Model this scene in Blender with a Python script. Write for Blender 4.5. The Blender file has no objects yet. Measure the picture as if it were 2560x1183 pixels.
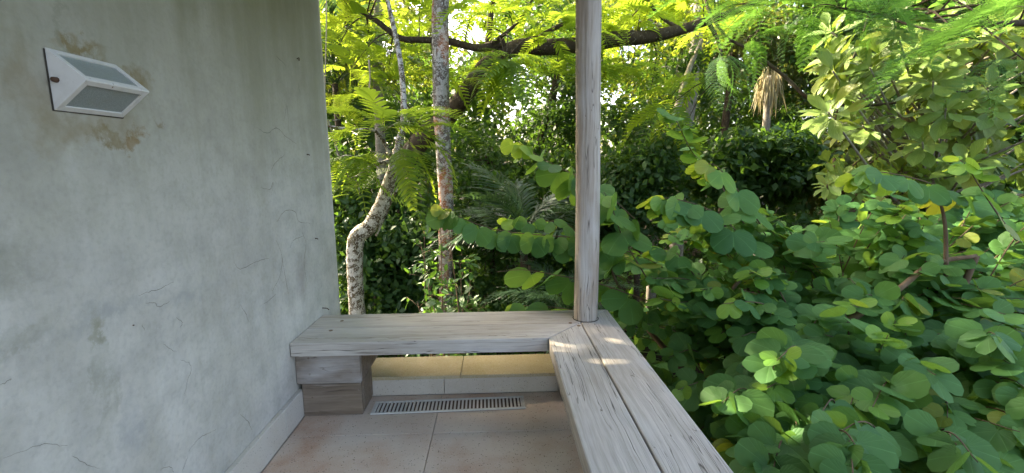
import bpy, math, random
import numpy as np
from mathutils import Vector, Matrix
random.seed(7); RNG = np.random.default_rng(11)
sc = bpy.context.scene
col = sc.collection
R = math.radians

# ------------------------------------------------------------------ camera
EYE = np.array([0.0, 0.0, 1.407])
FPX, CX, CY = 1139.3, 1280.0, 591.5
PITCH, ROLL, YAW = 0.1516, -0.0096, 0.03295
_f = np.array([math.sin(YAW)*math.cos(PITCH), math.cos(YAW)*math.cos(PITCH), -math.sin(PITCH)])
_r0 = np.array([math.cos(YAW), -math.sin(YAW), 0.0]); _u0 = np.cross(_r0, _f)
_r = _r0*math.cos(ROLL) + _u0*math.sin(ROLL); _u = -_r0*math.sin(ROLL) + _u0*math.cos(ROLL)
cd = bpy.data.cameras.new('camera'); cam = bpy.data.objects.new('camera', cd); col.objects.link(cam)
cd.sensor_width = 36.0; cd.lens = 36.0*FPX/2560.0; cd.clip_start = 0.02; cd.clip_end = 500
cam.matrix_world = Matrix(((_r[0], _u[0], -_f[0], EYE[0]), (_r[1], _u[1], -_f[1], EYE[1]), (_r[2], _u[2], -_f[2], EYE[2]), (0, 0, 0, 1)))
sc.camera = cam

def ray(px, py):
    return _f + _r*(px-CX)/FPX - _u*(py-CY)/FPX
def at(px, py, Y):                      # point on the pixel's ray at distance Y along +Y
    d = ray(px, py); return EYE + d*(Y/d[1])
def atx(px, py, X):
    d = ray(px, py); return EYE + d*(X/d[0])
def atz(px, py, Z):
    d = ray(px, py); return EYE + d*((Z-EYE[2])/d[2])
def topix(P):
    P = np.asarray(P) - EYE; d = P@_f
    return CX + FPX*(P@_r)/d, CY - FPX*(P@_u)/d, d

# ------------------------------------------------------------------ sky, sun, exposure
SUN_AZ = np.array([-0.80, 0.60]); SUN_EL = R(40)
w = bpy.data.worlds.new('World'); sc.world = w; w.use_nodes = True
nt = w.node_tree; bg = nt.nodes['Background']
sky = nt.nodes.new('ShaderNodeTexSky'); sky.sky_type = 'NISHITA'; sky.sun_disc = False
sky.sun_elevation = SUN_EL; sky.sun_rotation = math.atan2(SUN_AZ[0], SUN_AZ[1]); sky.air_density = 0.75; sky.dust_density = 4.5; sky.ozone_density = 1.0
nt.links.new(sky.outputs[0], bg.inputs[0]); bg.inputs[1].default_value = 0.15
sd = bpy.data.lights.new('sun', 'SUN'); sd.energy = 3.4; sd.angle = R(0.53); sd.color = (1.0, 0.93, 0.80)
sun = bpy.data.objects.new('sun', sd); col.objects.link(sun)
sdir = Vector((SUN_AZ[0]*math.cos(SUN_EL), SUN_AZ[1]*math.cos(SUN_EL), math.sin(SUN_EL)))
sun.rotation_euler = sdir.to_track_quat('Z', 'Y').to_euler(); sun.location = sdir*60
sc.view_settings.view_transform = 'Standard'; sc.view_settings.look = 'None'
sc.view_settings.exposure = 3.0; sc.view_settings.gamma = 1.0; sc.view_settings.use_curve_mapping = False
sc.view_settings.use_white_balance = True; sc.view_settings.white_balance_temperature = 7600   # camera balanced for shade
sc.render.engine = 'CYCLES'
cy = sc.cycles; cy.use_denoising = True; cy.max_bounces = 10; cy.diffuse_bounces = 5; cy.transmission_bounces = 6; cy.transparent_max_bounces = 6
cy.caustics_reflective = False; cy.caustics_refractive = False

# ------------------------------------------------------------------ helpers
def tag(o, label=None, cat=None, group=None, kind=None):
    if label: o['label'] = label
    if cat: o['category'] = cat
    if group: o['group'] = group
    if kind: o['kind'] = kind
    return o
def empty(name, loc, label, cat, group=None):
    o = bpy.data.objects.new(name, None); col.objects.link(o); o.location = loc; o.empty_display_size = 0.1
    return tag(o, label, cat, group)
def link(name, me, parent=None, M=None):
    o = bpy.data.objects.new(name, me); col.objects.link(o)
    if parent is not None:
        o.parent = parent
        p = parent; off = Vector((0, 0, 0))
        while p is not None: off = off + p.location; p = p.parent
        M = Matrix.Translation(-off) @ (M if M is not None else Matrix.Identity(4))
    if M is not None: o.matrix_basis = M
    return o
def mesh_np(name, V, F, mat=None, uv=None, smooth=True, mats=None, midx=None):
    """V (n,3), F (m,k) uniform polygons, uv per vertex (n,2)"""
    V = np.asarray(V, np.float32); F = np.asarray(F, np.int32); m, k = F.shape
    me = bpy.data.meshes.new(name)
    me.vertices.add(len(V)); me.vertices.foreach_set('co', V.ravel())
    me.loops.add(m*k); me.loops.foreach_set('vertex_index', F.ravel())
    me.polygons.add(m); me.polygons.foreach_set('loop_start', np.arange(0, m*k, k, dtype=np.int32))
    me.polygons.foreach_set('use_smooth', np.full(m, smooth, bool))
    if uv is not None:
        l = me.uv_layers.new(name='UVMap'); l.data.foreach_set('uv', np.asarray(uv, np.float32)[F.ravel()].ravel())
    if mats:
        for x in mats: me.materials.append(x)
        me.polygons.foreach_set('material_index', np.asarray(midx, np.int32))
    elif mat: me.materials.append(mat)
    me.update(calc_edges=True); me.validate()
    return me
def mesh_py(name, V, F, mat=None, smooth=False):
    me = bpy.data.meshes.new(name); me.from_pydata([tuple(v) for v in V], [], F)
    if mat: me.materials.append(mat)
    if smooth: me.polygons.foreach_set('use_smooth', np.full(len(me.polygons), True, bool))
    me.update(); return me
def bevel(o, wdt, seg=2):
    b = o.modifiers.new('bevel', 'BEVEL'); b.width = wdt; b.segments = seg; b.limit_method = 'ANGLE'; b.angle_limit = R(40); return o
def prism(poly, z0, z1):                # poly: counter-clockwise (x,y)
    n = len(poly); V = [(x, y, z0) for x, y in poly] + [(x, y, z1) for x, y in poly]
    F = [tuple(range(n-1, -1, -1)), tuple(range(n, 2*n))] + [(i, (i+1) % n, n+(i+1) % n, n+i) for i in range(n)]
    return V, F
def boxm(name, lo, hi, mat, center=True):
    lo = np.array(lo, float); hi = np.array(hi, float)
    V, F = prism([(lo[0], lo[1]), (hi[0], lo[1]), (hi[0], hi[1]), (lo[0], hi[1])], lo[2], hi[2])
    c = (lo+hi)/2 if center else np.zeros(3)
    me = mesh_py(name, [np.array(v)-c for v in V], F, mat)
    return me, Matrix.Translation(Vector(c))
def box(name, lo, hi, mat, parent=None, bev=0.0):
    me, M = boxm(name, lo, hi, mat); o = link(name, me, parent, M)
    if bev: bevel(o, bev)
    return o
def spline(P, n):                       # Catmull-Rom through control rows
    P = np.asarray(P, float)
    if len(P) == 2: t = np.linspace(0, 1, n)[:, None]; return P[0]*(1-t)+P[1]*t
    Q = np.vstack([2*P[0]-P[1], P, 2*P[-1]-P[-2]]); out = []
    for s in np.linspace(0, len(P)-1, n):
        i = min(int(s), len(P)-2); t = s-i; a, b, c, d = Q[i], Q[i+1], Q[i+2], Q[i+3]
        out.append(0.5*((2*b)+(c-a)*t+(2*a-5*b+4*c-d)*t*t+(3*b-a-3*c+d)*t**3))
    return np.array(out)
def tube(P, rad, seg=8, rough=0.0):
    """P (n,3), rad (n,) -> V, F(quads)"""
    P = np.asarray(P, float); n = len(P); T = np.gradient(P, axis=0); T /= np.linalg.norm(T, axis=1)[:, None]+1e-9
    ref = np.array([0.31, 0.17, 0.93]) if abs(T[0][2]) < 0.8 else np.array([0.95, 0.3, 0.05])
    V = []; ang = np.arange(seg)*2*math.pi/seg
    for i in range(n):
        a = np.cross(T[i], ref); a /= np.linalg.norm(a)+1e-9; b = np.cross(T[i], a)
        rr = rad[i]*(1+rough*(RNG.random(seg)-0.5))
        V.append(P[i] + np.outer(np.cos(ang)*rr, a) + np.outer(np.sin(ang)*rr, b))
    V = np.vstack(V); F = []
    for i in range(n-1):
        for j in range(seg):
            k = (j+1) % seg; F.append((i*seg+j, i*seg+k, (i+1)*seg+k, (i+1)*seg+j))
    # close the ends with quads collapsed on tip
    V = np.vstack([V, P[0], P[-1]]); b0 = n*seg
    for j in range(0, seg, 2):
        F.append((b0, (j+2) % seg, (j+1) % seg, j)); o = (n-1)*seg; F.append((b0+1, o+j, o+(j+1) % seg, o+(j+2) % seg))
    return V, np.array(F)
class Acc:                              # collects quad tubes into one mesh
    def __init__(s): s.V = []; s.F = []; s.n = 0
    def add(s, V, F): s.V.append(np.asarray(V)); s.F.append(np.asarray(F)+s.n); s.n += len(V); return s
    def tube(s, P, r, seg=6, rough=0.0):
        return s.add(*tube(P, r, seg, rough))
    def obj(s, name, mat, parent):
        o = link(name, mesh_np(name, np.vstack(s.V), np.vstack(s.F), mat), parent)
        if name in ('twigs', 'stems', 'branches', 'limbs'): o['kind'] = 'stuff'
        return o
def path_obj(name, pts, mat, parent, seg=10, n=None, rough=0.08):
    """pts rows (x,y,z,r)"""
    Q = spline(pts, n or 6*len(pts)); a = Acc(); a.tube(Q[:, :3], np.maximum(Q[:, 3], 0.001), seg, rough); return a.obj(name, mat, parent)
def frame_mat(y_axis, z_axis):          # rotation with given leaf axis and approximate normal, arrays (n,3) -> (n,3,3)
    y = y_axis/(np.linalg.norm(y_axis, axis=1)[:, None]+1e-9)
    x = np.cross(y, z_axis); x /= np.linalg.norm(x, axis=1)[:, None]+1e-9
    z = np.cross(x, y); return np.stack([x, y, z], axis=2)
def scatter(tmpl, pos, rot, scl):
    """tmpl (V,F,uv) repeated -> V,F,uv"""
    V, F, U = tmpl; n = len(pos); m = len(V)
    W = np.einsum('nij,mj->nmi', rot, V)*np.asarray(scl)[:, None, None] + pos[:, None, :]
    FF = (F[None] + (np.arange(n)*m)[:, None, None]).reshape(-1, F.shape[1])
    return W.reshape(-1, 3), FF, np.tile(U, (n, 1))
def leaf_mass(name, tmpls, pos, rot, scl, mat, parent):
    idx = RNG.integers(0, len(tmpls), len(pos)); Vs, Fs, Us = [], [], []; n = 0
    for k, t in enumerate(tmpls):
        s = idx == k
        if not s.any(): continue
        V, F, U = scatter(t, pos[s], rot[s], np.asarray(scl)[s]); Vs.append(V); Fs.append(F+n); Us.append(U); n += len(V)
    o = link(name, mesh_np(name, np.vstack(Vs), np.vstack(Fs), mat, np.vstack(Us)), parent)
    return tag(o, kind='stuff')
def place(name, me, parent, pos, rot, s):
    M = Matrix(((rot[0, 0]*s, rot[0, 1]*s, rot[0, 2]*s, pos[0]), (rot[1, 0]*s, rot[1, 1]*s, rot[1, 2]*s, pos[1]), (rot[2, 0]*s, rot[2, 1]*s, rot[2, 2]*s, pos[2]), (0, 0, 0, 1)))
    return link(name, me, parent, M)
def leaves(name, mass_name, tmpls, meshes, pos, rot, scl, mat, parent, limit=300, yng=None, ymeshes=None, ymat=None):
    """the largest in view as single objects, the rest as one mass"""
    pos = np.asarray(pos); scl = np.asarray(scl); px, py, d = topix(pos)
    vis = (d > 0.2) & (px > 780) & (px < 2600) & (py > -40) & (py < 1220)
    score = np.where(vis, scl/np.maximum(d, 0.2), -1); order = np.argsort(-score)
    one = [i for i in order[:limit] if score[i] > 0]; rest = np.setdiff1d(np.arange(len(pos)), one)
    for i in one:
        ms = ymeshes if (yng is not None and yng[i]) else meshes
        place(name, ms[i % len(ms)], parent, pos[i], rot[i], float(scl[i]))
    if len(rest):
        if yng is None: leaf_mass(mass_name, tmpls, pos[rest], rot[rest], scl[rest], mat, parent)
        else:
            for f, m in ((False, mat), (True, ymat)):
                r2 = rest[np.asarray(yng)[rest] == f]
                if len(r2): leaf_mass(mass_name, tmpls, pos[r2], rot[r2], scl[r2], m, parent)
def unit(v): v = np.asarray(v, float); return v/(np.linalg.norm(v)+1e-9)
def rdir(n):
    v = RNG.normal(size=(n, 3)); return v/np.linalg.norm(v, axis=1)[:, None]

# ------------------------------------------------------------------ materials
def mat_new(name):
    m = bpy.data.materials.new(name); m.use_nodes = True; t = m.node_tree; return m, t, t.nodes['Principled BSDF'], t.nodes['Material Output']
class N:                                # tiny node builder
    def __init__(s, t): s.t = t
    def n(s, typ, inp=None, **kw):
        x = s.t.nodes.new('ShaderNode'+typ)
        for k, v in kw.items(): setattr(x, k, v)
        for k, v in (inp or {}).items():
            if isinstance(v, bpy.types.NodeSocket): s.t.links.new(v, x.inputs[k])
            else: x.inputs[k].default_value = v
        return x
    def math(s, op, a, b=0.0, clamp=False):
        x = s.n('Math', {0: a, 1: b}, operation=op, use_clamp=clamp); return x.outputs[0]
    def mix(s, f, a, b, mode='MIX'):
        x = s.n('Mix', data_type='RGBA', blend_type=mode)
        for i, v in ((0, f), (6, a), (7, b)):
            if isinstance(v, bpy.types.NodeSocket): s.t.links.new(v, x.inputs[i])
            else: x.inputs[i].default_value = v if i == 0 else (*v, 1)
        return x.outputs[2]
    def ramp(s, v, stops):
        x = s.n('ValToRGB', {0: v}); e = x.color_ramp.elements
        while len(e) < len(stops): e.new(0.5)
        for i, (p, c) in enumerate(stops):
            e[i].position = p; e[i].color = (c, c, c, 1) if not isinstance(c, tuple) else (*c, 1)
        return x.outputs[0]
    def noise(s, vec, scale, detail=4, rough=0.55, dist=0.0):
        return s.n('TexNoise', {'Vector': vec, 'Scale': scale, 'Detail': detail, 'Roughness': rough, 'Distortion': dist}).outputs[0]
    def mapv(s, vec, scale=(1, 1, 1), loc=(0, 0, 0), rot=(0, 0, 0)):
        return s.n('Mapping', {'Vector': vec, 'Scale': scale, 'Location': loc, 'Rotation': rot}).outputs[0]
    def bump(s, h, strength, dist, normal=None):
        d = {'Height': h, 'Strength': strength, 'Distance': dist}
        if normal: d['Normal'] = normal
        return s.n('Bump', d).outputs[0]

def leaf_mat(name, c1, c2, trans, tf=0.4, rough=0.45, spec=0.4, veins=0, yellow=0.0):
    """c1/c2 leaf colours varied leaf by leaf; trans = colour of light let through"""
    m, t, b, out = mat_new(name); q = N(t)
    isl = q.n('NewGeometry').outputs['Random Per Island']; ob = q.n('ObjectInfo').outputs['Random']
    rnd = q.math('FRACT', q.math('ADD', isl, ob)); r2 = q.math('FRACT', q.math('MULTIPLY', rnd, 7.31))
    c = q.mix(rnd, c1, c2)
    tc = q.mix(rnd, tuple(x*0.8 for x in trans), trans)
    if yellow:
        yf = q.math('MULTIPLY', q.math('GREATER_THAN', r2, 1-yellow), 0.7); c = q.mix(yf, c, (0.22, 0.24, 0.03)); tc = q.mix(yf, tc, (0.55, 0.5, 0.04))
    pos = q.n('NewGeometry').outputs['Position']
    nz = q.noise(pos, 40.0, 3)
    c = q.mix(q.math('MULTIPLY', q.ramp(nz, [(0.4, 0.0), (0.75, 1.0)]), 0.25), c, tuple(x*0.55 for x in c1))
    h = None
    if veins:
        uv = q.n('UVMap').outputs[0]; s = q.n('SeparateXYZ', {0: uv})
        if veins == 1:                  # palmate: rays from the leaf base
            a = q.math('ARCTAN2', q.math('ABSOLUTE', q.math('SUBTRACT', s.outputs[0], 0.5)), q.math('ADD', s.outputs[1], 0.02))
            v = q.math('ABSOLUTE', q.math('SINE', q.math('MULTIPLY', a, 8.0)))
        else:                           # pinnate: ribs off the midrib
            a = q.math('ABSOLUTE', q.math('SUBTRACT', s.outputs[0], 0.5))
            v = q.math('ABSOLUTE', q.math('SINE', q.math('MULTIPLY', q.math('SUBTRACT', s.outputs[1], q.math('MULTIPLY', a, 0.9)), 24.0)))
            v = q.math('MINIMUM', v, q.math('MULTIPLY', a, 14.0))
        vl = q.ramp(v, [(0.0, 1.0), (0.16, 0.0)])
        c = q.mix(q.math('MULTIPLY', vl, 0.6), c, tuple(min(1, x*1.8+0.025) for x in c2)); h = v
    t.links.new(c, b.inputs['Base Color']); b.inputs['Roughness'].default_value = rough; b.inputs['Specular IOR Level'].default_value = spec
    if h is not None: t.links.new(q.bump(h, 0.25, 0.004), b.inputs['Normal'])
    tr = q.n('BsdfTranslucent', {'Color': tc}); mx = q.n('MixShader', {0: tf}); t.links.new(b.outputs[0], mx.inputs[1]); t.links.new(tr.outputs[0], mx.inputs[2])
    t.links.new(mx.outputs[0], out.inputs[0]); return m

M = {}
M['bau'] = leaf_mat('orchid_leaf', (0.042, 0.135, 0.042), (0.085, 0.21, 0.055), (0.30, 0.52, 0.06), 0.36, 0.55, 0.22, 1, 0.03)
M['bau_y'] = leaf_mat('orchid_young_leaf', (0.12, 0.29, 0.045), (0.19, 0.36, 0.05), (0.48, 0.62, 0.06), 0.45, 0.42, 0.35, 1, 0.1)
M['feather'] = leaf_mat('feather_leaf', (0.07, 0.15, 0.025), (0.12, 0.21, 0.03), (0.44, 0.60, 0.05), 0.52, 0.5, 0.25)
M['feather_d'] = leaf_mat('deep_feather_leaf', (0.04, 0.12, 0.04), (0.07, 0.17, 0.045), (0.22, 0.48, 0.07), 0.45, 0.5, 0.25)
M['big'] = leaf_mat('almond_leaf', (0.11, 0.20, 0.04), (0.20, 0.28, 0.065), (0.38, 0.50, 0.06), 0.3, 0.42, 0.35, 2, 0.05)
M['small'] = leaf_mat('hedge_leaf', (0.035, 0.095, 0.022), (0.06, 0.15, 0.03), (0.2, 0.42, 0.04), 0.35, 0.4, 0.5, 2)
M['palm'] = leaf_mat('palm_leaf', (0.022, 0.055, 0.025), (0.035, 0.085, 0.035), (0.12, 0.24, 0.06), 0.22, 0.38, 0.5)
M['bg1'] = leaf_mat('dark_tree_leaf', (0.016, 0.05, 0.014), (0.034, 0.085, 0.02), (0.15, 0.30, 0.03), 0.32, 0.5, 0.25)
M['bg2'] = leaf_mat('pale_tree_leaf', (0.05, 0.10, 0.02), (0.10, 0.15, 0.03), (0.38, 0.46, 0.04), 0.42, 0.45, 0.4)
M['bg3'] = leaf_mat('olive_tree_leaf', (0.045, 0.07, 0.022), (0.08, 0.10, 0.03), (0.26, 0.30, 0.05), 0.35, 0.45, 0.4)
M['thatch'] = leaf_mat('dry_palm_leaf', (0.32, 0.27, 0.14), (0.42, 0.36, 0.2), (0.4, 0.34, 0.15), 0.35, 0.6, 0.3)

def bark(name, c1, c2, lichen=None, lam=0.5, red=0.0, scale=9.0):
    m, t, b, out = mat_new(name); q = N(t); p = q.n('NewGeometry').outputs['Position']
    st = q.mapv(p, (1, 1, 0.35)); n1 = q.noise(st, scale*2.2, 6, 0.65); n2 = q.noise(p, scale*3.1, 5, 0.6)
    c = q.mix(q.ramp(n1, [(0.3, 0.0), (0.7, 1.0)]), c1, c2)
    h = n1
    if red:
        c = q.mix(q.math('MULTIPLY', q.ramp(q.noise(q.mapv(p, (1, 1, 0.5), (3, 1, 0)), 3.2, 4), [(0.51, 0.0), (0.60, 1.0)]), red), c, (0.30, 0.10, 0.035))
    if lichen:
        vo = q.n('TexVoronoi', {'Vector': q.n('VectorMath', {0: p, 1: q.n('TexNoise', {'Vector': p, 'Scale': 22.0}).outputs[1]}, operation='ADD').outputs[0], 'Scale': scale*1.6}).outputs['Distance']
        blot = q.math('MULTIPLY', q.ramp(vo, [(0.20, 1.0), (0.36, 0.0)]), q.ramp(q.noise(p, 7.0, 4, 0.6), [(0.62-lam*0.35, 0.0), (0.70-lam*0.35, 1.0)]))
        fine = q.ramp(n2, [(0.60-lam*0.12, 0.0), (0.66-lam*0.12, 1.0)])
        k = q.math('MAXIMUM', blot, q.math('MULTIPLY', fine, 0.45)); c = q.mix(k, c, lichen)
    t.links.new(c, b.inputs['Base Color']); b.inputs['Roughness'].default_value = 0.85; b.inputs['Specular IOR Level'].default_value = 0.2
    t.links.new(q.bump(h, 0.7, 0.01), b.inputs['Normal']); return m
M['bark_l'] = bark('lichen_bark', (0.045, 0.033, 0.018), (0.10, 0.075, 0.04), (0.66, 0.65, 0.58), 0.95, 0, 6.0)
M['bark_r'] = bark('red_lichen_bark', (0.05, 0.04, 0.03), (0.16, 0.13, 0.10), (0.56, 0.55, 0.49), 0.95, 0.75, 6.0)
M['bark_d'] = bark('dark_bark', (0.025, 0.018, 0.012), (0.075, 0.055, 0.035), (0.22, 0.20, 0.16), 0.05)
M['bark_p'] = bark('pale_bark', (0.12, 0.10, 0.08), (0.28, 0.25, 0.2), (0.4, 0.38, 0.33), 0.4)
M['twig'] = bark('twig_bark', (0.09, 0.06, 0.035), (0.17, 0.12, 0.075))
M['twig_p'] = bark('pale_twig_bark', (0.24, 0.20, 0.14), (0.38, 0.33, 0.25))

def wood_mat(name, axis=0, light=(0.60, 0.555, 0.49), dark=(0.38, 0.34, 0.29), crack=1.0, stain=(0.20, 0.14, 0.08), stain_amt=0.35, m0=0.41, lw=0.012):
    m, t, b, out = mat_new(name); q = N(t)
    tc = q.n('TexCoord').outputs['Object']; ob = q.n('ObjectInfo').outputs['Random']
    off = q.n('CombineXYZ', {0: q.math('MULTIPLY', ob, 37.0), 1: q.math('MULTIPLY', ob, 11.0), 2: q.math('MULTIPLY', ob, 23.0)}).outputs[0]
    p = q.n('VectorMath', {0: tc, 1: off}, operation='ADD').outputs[0]
    rot = (0, 0, 0) if axis == 0 else (0, R(90), 0)
    p = q.mapv(p, rot=rot)
    wob = q.n('TexNoise', {'Vector': q.mapv(p, (2.2, 3, 3)), 'Scale': 1.0, 'Detail': 3}).outputs[1]
    pw = q.n('VectorMath', {0: p, 1: q.n('VectorMath', {0: wob, 1: (0.0, 0.045, 0.045)}, operation='MULTIPLY').outputs[0]}, operation='ADD').outputs[0]
    g1 = q.noise(q.mapv(pw, (1.4, 38, 38)), 1.0, 6, 0.7); g2 = q.noise(q.mapv(pw, (5, 130, 130)), 1.0, 3, 0.6)
    bl = q.noise(q.mapv(p, (1.6, 5, 5)), 1.0, 4)
    c = q.mix(q.ramp(g1, [(0.3, 0.0), (0.72, 1.0)]), dark, light)
    c = q.mix(q.math('MULTIPLY', q.ramp(g2, [(0.35, 1.0), (0.6, 0.0)]), 0.35), c, tuple(x*0.8 for x in dark))
    c = q.mix(q.math('MULTIPLY', q.ramp(bl, [(0.5, 0.0), (0.75, 1.0)]), stain_amt), c, stain)
    c = q.mix(q.math('MULTIPLY', q.ramp(q.noise(q.mapv(p, (2, 6, 6), (5, 2, 1)), 1.0, 5), [(0.5, 0.0), (0.72, 1.0)]), 0.5), c, (0.60, 0.59, 0.57))
    cr = q.n('TexNoise', {'Vector': q.mapv(pw, (0.7, 36, 36), (9, 4, 2)), 'Scale': 1.0, 'Detail': 2.5, 'Roughness': 0.5}).outputs[0]
    cl = q.math('ABSOLUTE', q.math('SUBTRACT', cr, 0.5)); msk = q.ramp(q.noise(q.mapv(p, (0.8, 6, 6), (1, 7, 3)), 1.0, 2), [(m0, 0.0), (m0+.13, 0.9)])
    line = q.math('MULTIPLY', q.ramp(cl, [(0.0, 1.0), (lw, 0.0)]), q.math('MULTIPLY', msk, crack))
    c = q.mix(line, c, (0.05, 0.035, 0.022))
    t.links.new(c, b.inputs['Base Color']); b.inputs['Roughness'].default_value = 0.72; b.inputs['Specular IOR Level'].default_value = 0.25
    hh = q.math('SUBTRACT', q.math('ADD', q.math('MULTIPLY', g1, 0.5), q.math('MULTIPLY', g2, 0.3)), q.math('MULTIPLY', line, 1.2))
    t.links.new(q.bump(hh, 0.6, 0.004), b.inputs['Normal']); return m
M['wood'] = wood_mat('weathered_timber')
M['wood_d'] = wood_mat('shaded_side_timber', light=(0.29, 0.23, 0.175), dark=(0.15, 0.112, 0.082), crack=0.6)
M['wood_v'] = wood_mat('post_timber', axis=2, light=(0.55, 0.49, 0.42), dark=(0.33, 0.275, 0.22), crack=1.0, stain=(0.22, 0.13, 0.07), stain_amt=0.55, m0=0.33, lw=0.016)

def simple(name, c, rough=0.6, spec=0.3, metal=0.0, mottled=0.3, sc_=20.0):
    m, t, b, out = mat_new(name); q = N(t); p = q.n('NewGeometry').outputs['Position']
    n = q.ramp(q.noise(p, sc_, 5), [(0.35, 0.0), (0.7, 1.0)])
    t.links.new(q.mix(q.math('MULTIPLY', n, mottled), c, tuple(x*0.45 for x in c)), b.inputs['Base Color'])
    b.inputs['Roughness'].default_value = rough; b.inputs['Specular IOR Level'].default_value = spec; b.inputs['Metallic'].default_value = metal; return m
M['rust'] = simple('rusted_iron', (0.09, 0.05, 0.03), 0.8)
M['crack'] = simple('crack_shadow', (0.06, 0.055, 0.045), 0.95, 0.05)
M['plug'] = simple('wood_plug_brown', (0.20, 0.13, 0.075), 0.7)
M['soil'] = simple('leaf_litter_soil', (0.035, 0.026, 0.016), 0.95, 0.1, 0, 0.5, 3.0)
M['drain_dark'] = simple('drain_dark', (0.10, 0.07, 0.055), 0.9, 0.1)
M['steel'] = simple('worn_cream_metal', (0.58, 0.57, 0.52), 0.5, 0.4, 0.0, 0.25, 60.0)
M['roof'] = simple('roof_soffit', (0.42, 0.40, 0.36), 0.8)

def wall_mat():
    m, t, b, out = mat_new('stained_plaster'); q = N(t); p = q.n('NewGeometry').outputs['Position']; s = q.n('SeparateXYZ', {0: p}); Y, Z = s.outputs[1], s.outputs[2]
    n1 = q.noise(p, 1.6, 6, 0.6); n2 = q.noise(q.mapv(p, (1, 5.0, 0.7)), 1.4, 6, 0.6); n3 = q.noise(p, 9.0, 7, 0.65); n4 = q.noise(p, 55.0, 4)
    c = q.mix(q.ramp(n1, [(0.32, 0.0), (0.68, 1.0)]), (0.43, 0.405, 0.35), (0.57, 0.545, 0.485))
    c = q.mix(q.math('MULTIPLY', q.ramp(n2, [(0.46, 0.0), (0.72, 1.0)]), 0.38), c, (0.30, 0.285, 0.22))
    c = q.mix(q.math('MULTIPLY', q.ramp(n3, [(0.44, 0.0), (0.68, 1.0)]), 0.42), c, (0.29, 0.28, 0.25))
    tw = q.noise(q.mapv(p, (1, 1.6, 3.2), rot=(R(28), 0, 0)), 2.2, 6, 0.66, 0.5); c = q.mix(q.math('MULTIPLY', q.ramp(tw, [(0.5, 0.0), (0.70, 1.0)]), 0.16), c, (0.64, 0.63, 0.59)); c = q.mix(q.math('MULTIPLY', q.ramp(tw, [(0.32, 1.0), (0.48, 0.0)]), 0.22), c, (0.27, 0.26, 0.225))
    c = q.mix(q.math('MULTIPLY', q.ramp(n4, [(0.48, 0.0), (0.72, 1.0)]), 0.22), c, (0.22, 0.21, 0.19))
    # darker olive towards the eaves: shade under the roof painted into the plaster
    eave_shade = q.math('MULTIPLY', q.n('MapRange', {0: q.math('ADD', Z, q.math('MULTIPLY', n1, 0.9)), 1: 1.5, 2: 2.6, 3: 0.0, 4: 0.9}).outputs[0], q.ramp(n2, [(0.2, 0.6), (0.6, 1.0)]))
    c = q.mix(eave_shade, c, (0.22, 0.215, 0.135))
    wn = q.n('TexNoise', {'Vector': p, 'Scale': 11.0, 'Detail': 6, 'Roughness': 0.7}).outputs[1]
    pp = q.n('VectorMath', {0: p, 1: q.n('VectorMath', {0: q.n('VectorMath', {0: wn, 1: (0.5, 0.5, 0.5)}, operation='SUBTRACT').outputs[0], 1: (0.22, 0.22, 0.22)}, operation='MULTIPLY').outputs[0]}, operation='ADD').outputs[0]
    def blob(cy_, cz_, ry, rz, colr, amt, c, edge=0.6):
        v = q.n('VectorMath', {0: q.n('VectorMath', {0: pp, 1: (0, cy_, cz_)}, operation='SUBTRACT').outputs[0], 1: (0, 1/ry, 1/rz)}, operation='MULTIPLY').outputs[0]
        d = q.n('VectorMath', {0: v}, operation='LENGTH').outputs['Value']
        f = q.math('MULTIPLY', q.ramp(d, [(edge, 1.0), (1.0, 0.0)]), q.math('MULTIPLY', q.ramp(n3, [(0.3, 0.35), (0.6, 1.0)]), amt)); return q.mix(f, c, colr)
    br = (0.21, 0.155, 0.065); gr = (0.24, 0.24, 0.18)
    for (px, py, ry, rz, k, a, e) in [(205, 320, .15, .07, br, .7, .2), (328, 352, .055, .045, (0.22, 0.14, 0.05), .95, .6), (275, 345, .07, .03, br, .85, .4), (60, 230, .06, .16, br, .45, .2),
                                      (352, 200, .045, .06, br, .8, .4), (200, 122, .10, .03, br, .85, .3), (300, 300, .10, .05, br, .5, .2), (120, 300, .06, .12, br, .4, .2), (385, 305, .03, .015, br, .55, .4), (150, 40, .02, .22, gr, .7, .2), (250, 830, .03, .05, (0.27, 0.26, 0.18), .75, .3), (262, 960, .035, .25, gr, .5, .2),
                                      (755, 700, .09, .17, (0.30, 0.26, 0.23), .6, .2), (330, 1060, .06, .12, (0.30, 0.30, 0.29), .6, .3), (250, 790, .30, .03, (0.31, 0.31, 0.29), .55, .3), (470, 745, .25, .025, (0.33, 0.33, 0.31), .5, .3), (30, 650, .06, .10, gr, .5, .3), (60, 840, .14, .04, gr, .45, .3)]:
        w_ = atx(px, py, -1.149); c = blob(w_[1], w_[2], ry, rz, k, a, c, e)
    t.links.new(c, b.inputs['Base Color']); b.inputs['Roughness'].default_value = 0.82; b.inputs['Specular IOR Level'].default_value = 0.22
    h = q.math('ADD', q.math('MULTIPLY', q.noise(p, 4.0, 5, 0.6), 1.0), q.math('ADD', q.math('MULTIPLY', n3, 0.25), q.math('MULTIPLY', tw, 0.25)))
    t.links.new(q.bump(h, 0.6, 0.02), b.inputs['Normal']); return m
M['wall'] = wall_mat()

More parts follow.
